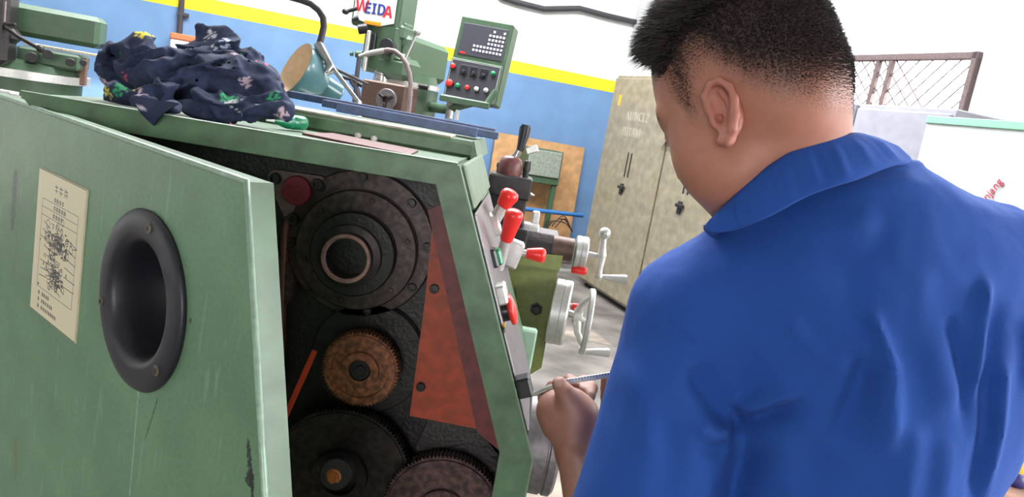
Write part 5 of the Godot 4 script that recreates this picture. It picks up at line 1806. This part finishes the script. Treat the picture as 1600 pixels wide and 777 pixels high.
func right_arm() -> void:
	var wr := K(1010, 640, 1.05)
	arm_bones = [
		[sh_r.lerp(el_r, 0.6), el_r, 0.045, 0.042, 0.02],
		[el_r, el_r.lerp(wr, 0.3), 0.042, 0.043, 0.03],
		[el_r.lerp(wr, 0.3), wr, 0.042, 0.028, 0.03],
		[wr, K(985, 625, 1.03), 0.027, 0.03, 0.02],
		[K(985, 625, 1.03), K(972, 610, 1.02), 0.028, 0.022, 0.02],
		[K(985, 615, 1.0), K(975, 598, 0.985), 0.015, 0.011, 0.008],
		[K(975, 598, 0.985), K(968, 588, 0.975), 0.011, 0.009, 0.003],
	]
	for k in 4:
		var y := k * 13.0
		arm_bones.append([K(972, 602 + y, 1.025), K(955, 600 + y, 1.04), 0.012, 0.0105, 0.006])
		arm_bones.append([K(955, 600 + y, 1.04), K(949, 592 + y * 1.05, 1.015), 0.0102, 0.009, 0.003])
		arm_bones.append([K(949, 592 + y * 1.05, 1.015), K(960, 592 + y, 0.995), 0.009, 0.0078, 0.003])
	nails = []
# --- trousers and shoes
var hip := Vector3.ZERO
var feet := []
func legs_d(p: Vector3) -> float:
	var d := elld(p, hip, Vector3(0.16, 0.13, 0.125))
	for f in feet:
		d = smin(d, capd(p, f[0], f[1], 0.09, 0.062), 0.04)
		d = smin(d, capd(p, f[1], f[2], 0.062, 0.05), 0.02)
	return maxf(d, 0.07 - p.y)
func shoes_d(p: Vector3) -> float:
	var d := 1.0
	for f in feet:
		var a: Vector3 = Vector3(f[2].x, 0.045, f[2].z)
		d = minf(d, smin(capd(p, a + Vector3(0.02, 0, 0.06), a + Vector3(-0.05, -0.01, -0.14), 0.04, 0.038), capd(p, a + Vector3(0, 0.05, 0), a, 0.05, 0.05), 0.03))
	return maxf(d, 0.004 - p.y)
func catmull(pts: Array, t: float) -> Vector3:
	var n := pts.size()
	var x := t * n
	var i := int(floor(x)) % n
	var f: float = x - floor(x)
	return (pts[i] as Vector3).cubic_interpolate(pts[(i + 1) % n], pts[(i + n - 1) % n], pts[(i + 2) % n], f)
func make_person() -> void:
	body_setup()
	var base := on_y(1330, 1990, 0)
	hip = cx * K(1352, 1045, 0.80)
	var o := thing("person", "person in a blue work shirt bending over the lathe, measuring tool in hand", "person", Vector3(hip.x, 0, hip.z))
	# ---- skin: head with neck and ears, then both arms with their hands, one mesh
	hair_noise.seed = 12; hair_noise.frequency = 1.0; hair_noise.fractal_octaves = 2
	arm_noise.seed = 17; arm_noise.frequency = 1.0
	var yaw := deg_to_rad(43.0)
	var nod := deg_to_rad(29.0)
	var f0 := Vector3(-sin(yaw), 0, -cos(yaw))
	var left := Vector3(-cos(yaw), 0, sin(yaw))
	var fw := f0 * cos(nod) + Vector3.DOWN * sin(nod)
	var up := Vector3.UP * cos(nod) + f0 * sin(nod)
	head_xf = cx * Transform3D(Basis(left, up, fw) * Basis.from_scale(Vector3.ONE * 0.93), K(1160, 154, 0.765))
	neck_low = head_xf.affine_inverse() * (cx * K(1275, 345, 0.80))
	var mb := MB.new()
	mb.xf = head_xf
	nets(mb, head_d, Vector3(-0.13, -0.26, -0.2), Vector3(0.13, 0.15, 0.14), 0.003, head_paint, 1.5)
	var skin_end := mb.V.size()
	var skin_mb_I := mb.I.duplicate()
	var eb := Basis(Vector3(0, 1, 0), deg_to_rad(16.0)) * Basis(Vector3(1, 0, 0), deg_to_rad(-12.0)) * Basis.from_scale(Vector3.ONE * 1.02)
	mb.xf = head_xf * Transform3D(eb, Vector3(0.0725, -0.036, -0.006))
	var v0 := mb.V.size()
	var k0 := mb.I.size()
	nets(mb, ear_d, Vector3(-0.016, -0.045, -0.03), Vector3(0.032, 0.045, 0.028), 0.0014, func(p, n): return Color(0.47, 0.18, 0.13), 1.6)
	var v1 := mb.V.size()
	var k1 := mb.I.size()
	mb.xf = head_xf
	var hinv := head_xf.affine_inverse()
	for i in range(v0, v1):      # the other ear mirrors it
		mb.v((hinv * mb.V[i]) * Vector3(-1, 1, 1), (hinv.basis * mb.N[i]) * Vector3(-1, 1, 1))
	for i in range(k0, k1, 3):
		for k in [0, 2, 1]: mb.I.append(mb.I[i + k] - v0 + v1)
	mb.xf = cx
	left_arm()
	nets(mb, arm_d, K(790, 1000, 0.93) + Vector3(0, -0.05, -0.12), K(1010, 560, 0.86) + Vector3(0.09, 0.03, 0.14), 0.0028, arm_paint, 1.3)
	right_arm()
	nets(mb, arm_d, Vector3(0.1, -0.4, -1.12), Vector3(0.66, 0.05, -0.8), 0.0055, arm_paint, 1.3)
	# torso under the shirt joins them
	nets(mb, func(p): return smin(torso_d(p), minf(capd(p, K(1265, 338, 0.79), sh_l, 0.05, 0.055), capd(p, sh_l, el_l, 0.05, 0.042)), 0.03) + 0.042, Vector3(0.05, -0.46, -1.0), Vector3(0.58, 0.15, -0.6), 0.02, func(p, n): return SKIN)
	var skin := StandardMaterial3D.new()
	skin.resource_name = "skin"
	skin.vertex_color_use_as_albedo = true
	skin.roughness = 0.5
	skin.normal_enabled = true; skin.normal_texture = bump_tex("weave", 0.3); skin.normal_scale = 0.12
	skin.uv1_triplanar = true; skin.uv1_scale = Vector3.ONE * 12.0
	obj("body", mb, skin, o)
	# ---- eyes
	for s in [-1.0, 1.0]:
		var em := MB.new(); em.xf = head_xf
		em.ball(Vector3(s * 0.033, -0.004, 0.0735), Vector3.ONE * 0.0122, 16)
		obj("eye", em, mat("eye white", Color8(220, 210, 204), 0.2, 0.0, "", 1.0), o)
		em = MB.new(); em.xf = head_xf
		for k in 9:
			var a: float = lerpf(-0.012, 0.012, k / 8.0)
			var r := Vector3(s * (0.033 + a), -0.0065, 0.0845 - a * a * 40.0)
			em.cyl(r, r + Vector3(s * a * 0.35, -0.004, 0.007), 0.0006, 0.0002, 4, 0)
		obj("eyelashes", em, mat("eyelash black", Color8(24, 20, 20), 0.6, 0.0, "", 1.0), o)
	# ---- hair: bristles rooted on the scalp
	var hm := MB.new()
	var rng := RandomNumberGenerator.new(); rng.seed = 5
	var inv := head_xf.affine_inverse()
	var tri_n := skin_mb_I.size() / 3
	for t in tri_n:
		var pa: Vector3 = inv * mb.V[skin_mb_I[t * 3]]
		if pa.y < -0.1: continue
		var d := pa.y - hair_line(pa.z)
		if pa.y < 0.05 and pa.z > -0.01: d = minf(d, (0.05 - pa.z) * 1.3)
		if d < 0.004: continue
		var nl := (inv.basis * mb.N[skin_mb_I[t * 3]]).normalized()
		var crown := smoothstep(0.045, 0.09, d) * smoothstep(0.1, 0.55, nl.y + 0.25 * nl.z)
		var thin := smoothstep(0.0, 0.07, d)
		var many := 1
		if crown > 0.5: many = 2
		for k in many:
			var pb: Vector3 = inv * mb.V[skin_mb_I[t * 3 + 1]]
			var pc: Vector3 = inv * mb.V[skin_mb_I[t * 3 + 2]]
			var u := rng.randf()
			var v := rng.randf() * (1.0 - u)
			var root := pa + (pb - pa) * u + (pc - pa) * v - nl * 0.001
			var ln := lerpf(lerpf(0.0016, 0.007, thin), 0.03, crown) * rng.randf_range(0.7, 1.25)
			var fringe := smoothstep(0.05, 0.085, root.z) * crown
			var dir := (nl + Vector3(rng.randfn() * 0.22, rng.randfn() * 0.2 - 0.15 * (1.0 - crown), rng.randfn() * 0.22) + Vector3(0, 0.0, 0.55 * crown + 0.35 * fringe) + Vector3(0, -0.3, 0) * (1.0 - crown)).normalized()
			var bend := Vector3(rng.randfn() * 0.15, -0.25 * crown, 0.3 * crown)
			var mid := root + dir * ln * 0.55
			var tip := mid + (dir + bend).normalized() * ln * 0.5
			var side := dir.cross(nl + Vector3(0.01, 0.3, 0.2)).normalized()
			var w := lerpf(lerpf(0.00018, 0.0006, thin), 0.0010, crown)
			hm.xf = head_xf
			hm.col = Color(0.02, 0.015, 0.016).lerp(Color(0.05, 0.036, 0.034), rng.randf())
			var out := side.cross(dir).normalized()
			var ring := [side * w, (-side * 0.5 + out * 0.87) * w, (-side * 0.5 - out * 0.87) * w]
			var r0 := []
			var r1 := []
			for q in ring:
				r0.append(hm.v(root + q, q)); r1.append(hm.v(mid + q * 0.75, q))
			var tv := hm.v(tip, dir)
			for q in 3:
				hm.q(r0[q], r0[(q + 1) % 3], r1[(q + 1) % 3], r1[q])
				hm.t(r1[q], r1[(q + 1) % 3], tv)
	var hmat := StandardMaterial3D.new()
	hmat.resource_name = "black hair"
	hmat.vertex_color_use_as_albedo = true; hmat.roughness = 0.5
	var hair := obj("hair", hm, hmat, o)
	hair.set_meta("kind", "stuff")
	# ---- shirt
	var sm := MB.new()
	sm.xf = cx
	nets(sm, shirt_d, Vector3(0.02, -0.47, -1.08), Vector3(0.66, 0.11, -0.62), 0.0041, null, 1.4, 0.012)
	var blue := mat("royal blue shirt cotton", Color8(28, 80, 166), 0.9, 0.0, "cloth", 6.0, "weave", 0.25)
	var shirt := obj("shirt", sm, blue, o)
	# ---- collar
	var top_e := []
	for p in [[1113, 352, 0.735], [1146, 309, 0.715], [1192, 268, 0.702], [1249, 233, 0.698], [1310, 213, 0.708], [1352, 211, 0.735], [1380, 228, 0.785], [1378, 262, 0.84], [1300, 305, 0.875], [1185, 345, 0.86]]: top_e.append(K(p[0], p[1], p[2]))
	var low_e := []
	for p in [[1110, 368, 0.73], [1150, 357, 0.705], [1200, 338, 0.692], [1268, 303, 0.685], [1340, 279, 0.685], [1405, 257, 0.72], [1432, 275, 0.79], [1405, 320, 0.86], [1300, 365, 0.90], [1180, 385, 0.875]]: low_e.append(K(p[0], p[1], p[2]))
	var cm := MB.new()
	cm.xf = cx
	var axis_c := K(1270, 290, 0.79)
	var S := 96
	var grid := []
	for i in S:
		var T := catmull(top_e, float(i) / S)
		var B := catmull(low_e, float(i) / S)
		var outw := ((T + B) * 0.5 - axis_c)
		outw = (outw - (T - B).normalized() * outw.dot((T - B).normalized())).normalized()
		var wob := 0.0012 * sin(i * 1.1) + 0.001 * sin(i * 2.3)
		grid.append([T - outw * 0.008 + (B - T) * 0.5, T - outw * 0.004, T + outw * 0.0005 + (T - B).normalized() * 0.0015, T + outw * 0.0035 + (B - T) * 0.12, T + outw * (0.006 + wob) + (B - T) * 0.45, T + outw * (0.005 + wob) + (B - T) * 0.8, B + outw * 0.003, B + outw * 0.0005 + (B - T).normalized() * 0.001, B - outw * 0.003, T - outw * 0.003 + (B - T) * 0.6])
	var G: int = grid[0].size()
	var gn := []
	for i in S:
		var row := []
		for j in G:
			var du: Vector3 = grid[(i + 1) % S][j] - grid[(i + S - 1) % S][j]
			var dv: Vector3 = grid[i][(j + 1) % G] - grid[i][(j + G - 1) % G]
			var nn := du.cross(dv).normalized()
			row.append(nn)
		gn.append(row)
	var cg := Vector3.ZERO
	for i in S:
		for j in G:
			var mid2 := Vector3.ZERO
			for q in grid[i]: mid2 += q / G
			var nn: Vector3 = gn[i][j]
			if nn.dot(grid[i][j] - mid2) < 0.0: nn = -nn
			cm.v(grid[i][j], nn)
	for i in S:
		for j in G:
			var i1 := (i + 1) % S
			var j1 := (j + 1) % G
			cm.q(i * G + j, i1 * G + j, i1 * G + j1, i * G + j1)
	obj("collar", cm, blue, shirt)
	# stitching line along the collar's lower edge
	# ---- trousers, shoes
	feet = [[hip + Vector3(-0.075, -0.03, 0.01), Vector3(hip.x - 0.12, 0.46, hip.z - 0.06), Vector3(hip.x - 0.14, 0.1, hip.z + 0.02)], [hip + Vector3(0.08, -0.03, 0.0), Vector3(hip.x + 0.1, 0.46, hip.z - 0.04), Vector3(hip.x + 0.13, 0.1, hip.z + 0.04)]]
	var tm := MB.new()
	nets(tm, legs_d, Vector3(hip.x - 0.36, 0.0, hip.z - 0.3), Vector3(hip.x + 0.36, 1.02, hip.z + 0.3), 0.016)
	obj("trousers", tm, mat("dark work trousers", Color8(40, 44, 56), 0.85, 0.0, "cloth", 6.0), o)
	tm = MB.new()
	nets(tm, shoes_d, Vector3(hip.x - 0.36, -0.02, hip.z - 0.36), Vector3(hip.x + 0.36, 0.18, hip.z + 0.3), 0.01)
	obj("shoes", tm, M.black, o)
	# ---- the measuring tool in the hand
	var cal := thing("caliper", "thin silver measuring tool pinched between the man's thumb and fingers", "caliper", cx * K(900, 598, 0.96))
	var t0 := cx * K(876, 598, 0.957)
	var t1 := cx * K(985, 581, 0.965)
	var dx := (t1 - t0).normalized()
	var dz := (cx.basis.z + Vector3.UP * 0.25).normalized()
	var dy := dz.cross(dx).normalized()
	dz = dx.cross(dy).normalized()
	var tb := Basis(dx, dy, dz)
	var km := MB.new()
	km.box((t0 + t1) / 2, Vector3(t0.distance_to(t1), 0.0065, 0.003), 0.0006, tb)
	var beam := obj("beam", km, M.alu, cal)
	for k in 21:
		km = MB.new()
		var h := 0.0045 if k % 5 == 0 else 0.003
		km.box(t0 + dx * (0.008 + k * 0.0038) + dy * (0.003 - h / 2) + dz * 0.0016, Vector3(0.0006, h, 0.0004), 0.0, tb)
		obj("tick_mark", km, M.black, beam)
	km = MB.new()
	var j0 := cx * K(831, 618, 0.975)
	var j1 := cx * K(880, 600, 0.965)
	var jd := (j1 - j0).normalized()
	km.tube([j0, j0.lerp(j1, 0.3), j0.lerp(j1, 0.6), j1], [0.0015, 0.0045, 0.0055, 0.004], 6)
	obj("jaw", km, M.steel, cal)

# ---------- crumpled navy cloth on the lathe ----------
var cloth_bones := []
var cloth_noise := FastNoiseLite.new()
var cloth_spots := []
func cloth_d(p: Vector3) -> float:
	var d := 1.0
	for b in cloth_bones:
		var e: float = capd(p, b[0], b[1], b[2], b[3])
		d = smin(d, e, 0.02) if d < 0.9 else e
	if d > 0.05: return d
	var w := Vector3(cloth_noise.get_noise_3d(p.x * 6.0, p.y * 6.0, p.z * 6.0), cloth_noise.get_noise_3d(p.y * 6.0 + 9.0, p.z * 6.0, p.x * 6.0), 0.0) * 0.05
	var q := p + w
	var r1 := 1.0 - sqrt(pow(cloth_noise.get_noise_3d(q.x * 12.0, q.y * 15.0, q.z * 12.0), 2.0) + 0.008) * 2.6
	var r2 := 1.0 - sqrt(pow(cloth_noise.get_noise_3d(q.x * 30.0 + 5.0, q.y * 36.0, q.z * 30.0), 2.0) + 0.01) * 2.4
	d -= 0.015 * r1 + 0.0025 * r2 - 0.007
	return maxf(d, 1.2675 - p.y) if p.z < -1.046 else d
func cloth_paint(p: Vector3, n: Vector3) -> Color:
	var c := Color(0.019, 0.027, 0.066) * (1.0 + 0.5 * cloth_noise.get_noise_3d(p.x * 120.0, p.y * 120.0, p.z * 120.0))
	for s in cloth_spots:
		var v: Vector3 = p - s[0]
		var L := v.length()
		if L < s[1] * 1.6:
			# little printed stars: radius swings round the spot
			var t := v - n * v.dot(n)
			var an: float = atan2(t.y, t.x + t.z) + s[3]
			if L < s[1] * (0.7 + 0.5 * cos(an * 5.0)):
				c = s[2]
	c.a = 1.0
	return c
func make_cloth() -> void:
	cloth_noise.seed = 3; cloth_noise.frequency = 1.0; cloth_noise.fractal_octaves = 2
	var B := func(a: Array, b: Array): cloth_bones.append([on_z(a[0], a[1], a[2]), on_z(b[0], b[1], b[2]), a[3], b[3]])
	B.call([168, 122, -1.2, 0.018], [182, 88, -1.22, 0.018])
	B.call([182, 88, -1.22, 0.018], [222, 78, -1.2, 0.018])
	B.call([200, 110, -1.2, 0.028], [255, 118, -1.18, 0.034])
	B.call([222, 78, -1.2, 0.018], [250, 115, -1.18, 0.028])
	B.call([255, 120, -1.18, 0.034], [330, 130, -1.2, 0.04])
	B.call([262, 105, -1.22, 0.02], [318, 70, -1.25, 0.016])
	B.call([311, 50, -1.27, 0.009], [345, 62, -1.27, 0.014])
	B.call([345, 62, -1.27, 0.015], [385, 92, -1.25, 0.016])
	B.call([385, 92, -1.25, 0.016], [405, 125, -1.22, 0.02])
	B.call([330, 110, -1.2, 0.035], [405, 140, -1.2, 0.03])
	B.call([405, 140, -1.2, 0.028], [440, 170, -1.16, 0.014])
	B.call([165, 142, -1.12, 0.01], [245, 150, -1.12, 0.016])
	B.call([245, 152, -1.12, 0.018], [340, 168, -1.14, 0.018])
	B.call([340, 168, -1.14, 0.018], [445, 178, -1.14, 0.01])
	B.call([215, 158, -1.08, 0.006], [270, 166, -1.075, 0.008])
	B.call([370, 182, -1.1, 0.003], [364, 200, -1.06, 0.0025])
	var rng := RandomNumberGenerator.new(); rng.seed = 21
	var cols := [Color(0.62, 0.6, 0.66), Color(0.75, 0.6, 0.05), Color(0.62, 0.06, 0.14), Color(0.03, 0.3, 0.12), Color(0.55, 0.4, 0.48), Color(0.5, 0.55, 0.75)]
	var known := [[224, 58, -1.2, 1], [220, 140, -1.11, 1], [205, 122, -1.17, 2], [222, 152, -1.09, 4], [160, 132, -1.18, 4], [295, 163, -1.1, 0], [326, 52, -1.255, 0], [345, 84, -1.24, 0], [408, 102, -1.21, 2], [410, 168, -1.14, 0], [428, 150, -1.15, 3], [385, 128, -1.17, 4], [352, 66, -1.25, 5], [190, 140, -1.11, 3], [358, 152, -1.13, 3], [163, 147, -1.11, 1], [172, 137, -1.13, 4], [370, 92, -1.23, 3], [373, 191, -1.07, 2], [440, 178, -1.13, 4], [365, 160, -1.12, 0]]
	for k in known: cloth_spots.append([on_z(k[0], k[1], k[2]), rng.randf_range(0.009, 0.0135), cols[k[3]], rng.randf() * TAU])
	for k in 30: cloth_spots.append([on_z(rng.randf_range(160, 440), rng.randf_range(60, 185), rng.randf_range(-1.3, -1.1)), rng.randf_range(0.005, 0.009), cols[rng.randi() % 6], rng.randf() * TAU])
	var mb := MB.new()
	nets(mb, cloth_d, on_z(130, 215, -1.1) * Vector3(1, 0, 0) + Vector3(-0.06, 1.2, -1.36), Vector3(-0.27, 1.46, -1.0), 0.0034, cloth_paint, 1.6, 0.004)
	# the corner that hangs over the edge, a folded three-cornered flap
	mb.col = Color(0.019, 0.027, 0.066)
	var ca := on_z(208, 150, -1.06)
	var cb := on_z(282, 162, -1.06)
	var tip := on_z(240, 197, -1.04)
	var rows := 8
	for side in [0, 1]:
		var off := Vector3(0, 0, -0.004 * side)
		var ids := []
		for r in rows + 1:
			var line := []
			for c in rows + 1:
				var e := ca.lerp(cb, float(c) / rows).lerp(tip, float(r) / rows)
				var w := 1.0 - float(r) / rows
				var ph := float(c) / rows * TAU * 1.2
				mb.col = Color(0.019, 0.027, 0.066) if not (r == 3 and c in [1, 2]) else Color(0.6, 0.55, 0.62)
				line.append(mb.v(e + Vector3(0, 0, 0.006 * sin(ph) * w + 0.012 * sin(PI * r / rows)) + off, Vector3(-0.5 * cos(ph) * w, 0.2, 1.0 - 2.0 * side).normalized()))
			ids.append(line)
		for r in rows:
			for c in rows: mb.q(ids[r][c], ids[r][c + 1], ids[r + 1][c + 1], ids[r + 1][c])
	var m := StandardMaterial3D.new()
	m.resource_name = "navy star cloth"
	m.vertex_color_use_as_albedo = true; m.roughness = 0.9
	m.normal_enabled = true; m.normal_texture = bump_tex("weave", 0.3); m.normal_scale = 0.3; m.uv1_triplanar = true; m.uv1_scale = Vector3.ONE * 8.0
	tag(obj("navy_cloth", mb, m), "crumpled navy cloth printed with small coloured stars on the lathe top", "cloth")
func make_bench() -> void:
	# past the man's right side: a bench with a yellow-capped bottle
	var o := thing("workbench", "brown wooden workbench past the man's right side", "bench", Vector3(1.5, 0, -1.6))
	var mb := MB.new()
	mb.box(Vector3(1.55, 0.76, -1.6), Vector3(1.1, 0.05, 0.6), 0.004)
	obj("bench_top", mb, mat("brown bench wood", Color8(150, 112, 92), 0.6, 0.0, "worn", 3.0), o)
	for x in [1.06, 2.04]:
		for z in [-1.85, -1.35]:
			mb = MB.new()
			mb.box(Vector3(x, 0.367, z), Vector3(0.06, 0.735, 0.06), 0.003)
			obj("leg", mb, M.dark_steel, o)
	var b := thing("glue_bottle", "small dark blue bottle with a yellow cap on the workbench", "bottle", Vector3(1.1, 0.785, -1.53))
	var p := Vector3(at(1580, 724, 1.6).x + 0.01, 0.785, at(1580, 724, 1.6).z)
	mb = MB.new()
	mb.lathe(p, Vector3.UP, [Vector2(0, 0), Vector2(0.026, 0), Vector2(0.028, 0.003), Vector2(0.028, 0.02), Vector2(0.02, 0.028), Vector2(0, 0.028)], 24, true)
	obj("body", mb, mat("dark blue plastic", Color8(50, 46, 110), 0.4, 0.0, "", 1.0), b)
	mb = MB.new()
	mb.lathe(p + Vector3(0, 0.027, 0), Vector3.UP, [Vector2(0.018, 0), Vector2(0.018, 0.026), Vector2(0.014, 0.034), Vector2(0, 0.036)], 24, true)
	obj("cap", mb, M.yellow_plastic, b)
	mb = MB.new()
	mb.cyl(at(1570, 705, 1.75), at(1660, 600, 1.75), 0.02, -1, 14)
	mb.cyl(Vector3(at(1570, 705, 1.75).x, 0.785, at(1570, 705, 1.75).z), at(1570, 705, 1.75), 0.02, -1, 14)
	tag(obj("bent_tube", mb, M.steel), "bright bent steel tube standing on the workbench", "tube")

func _ready() -> void:
	make_light()
	make_materials()
	make_room()
	make_background()
	make_lathe()
	make_mill()
	make_left_mill()
	make_lamp()
	make_top_things()
	make_person()

	make_cloth()

	make_bench()
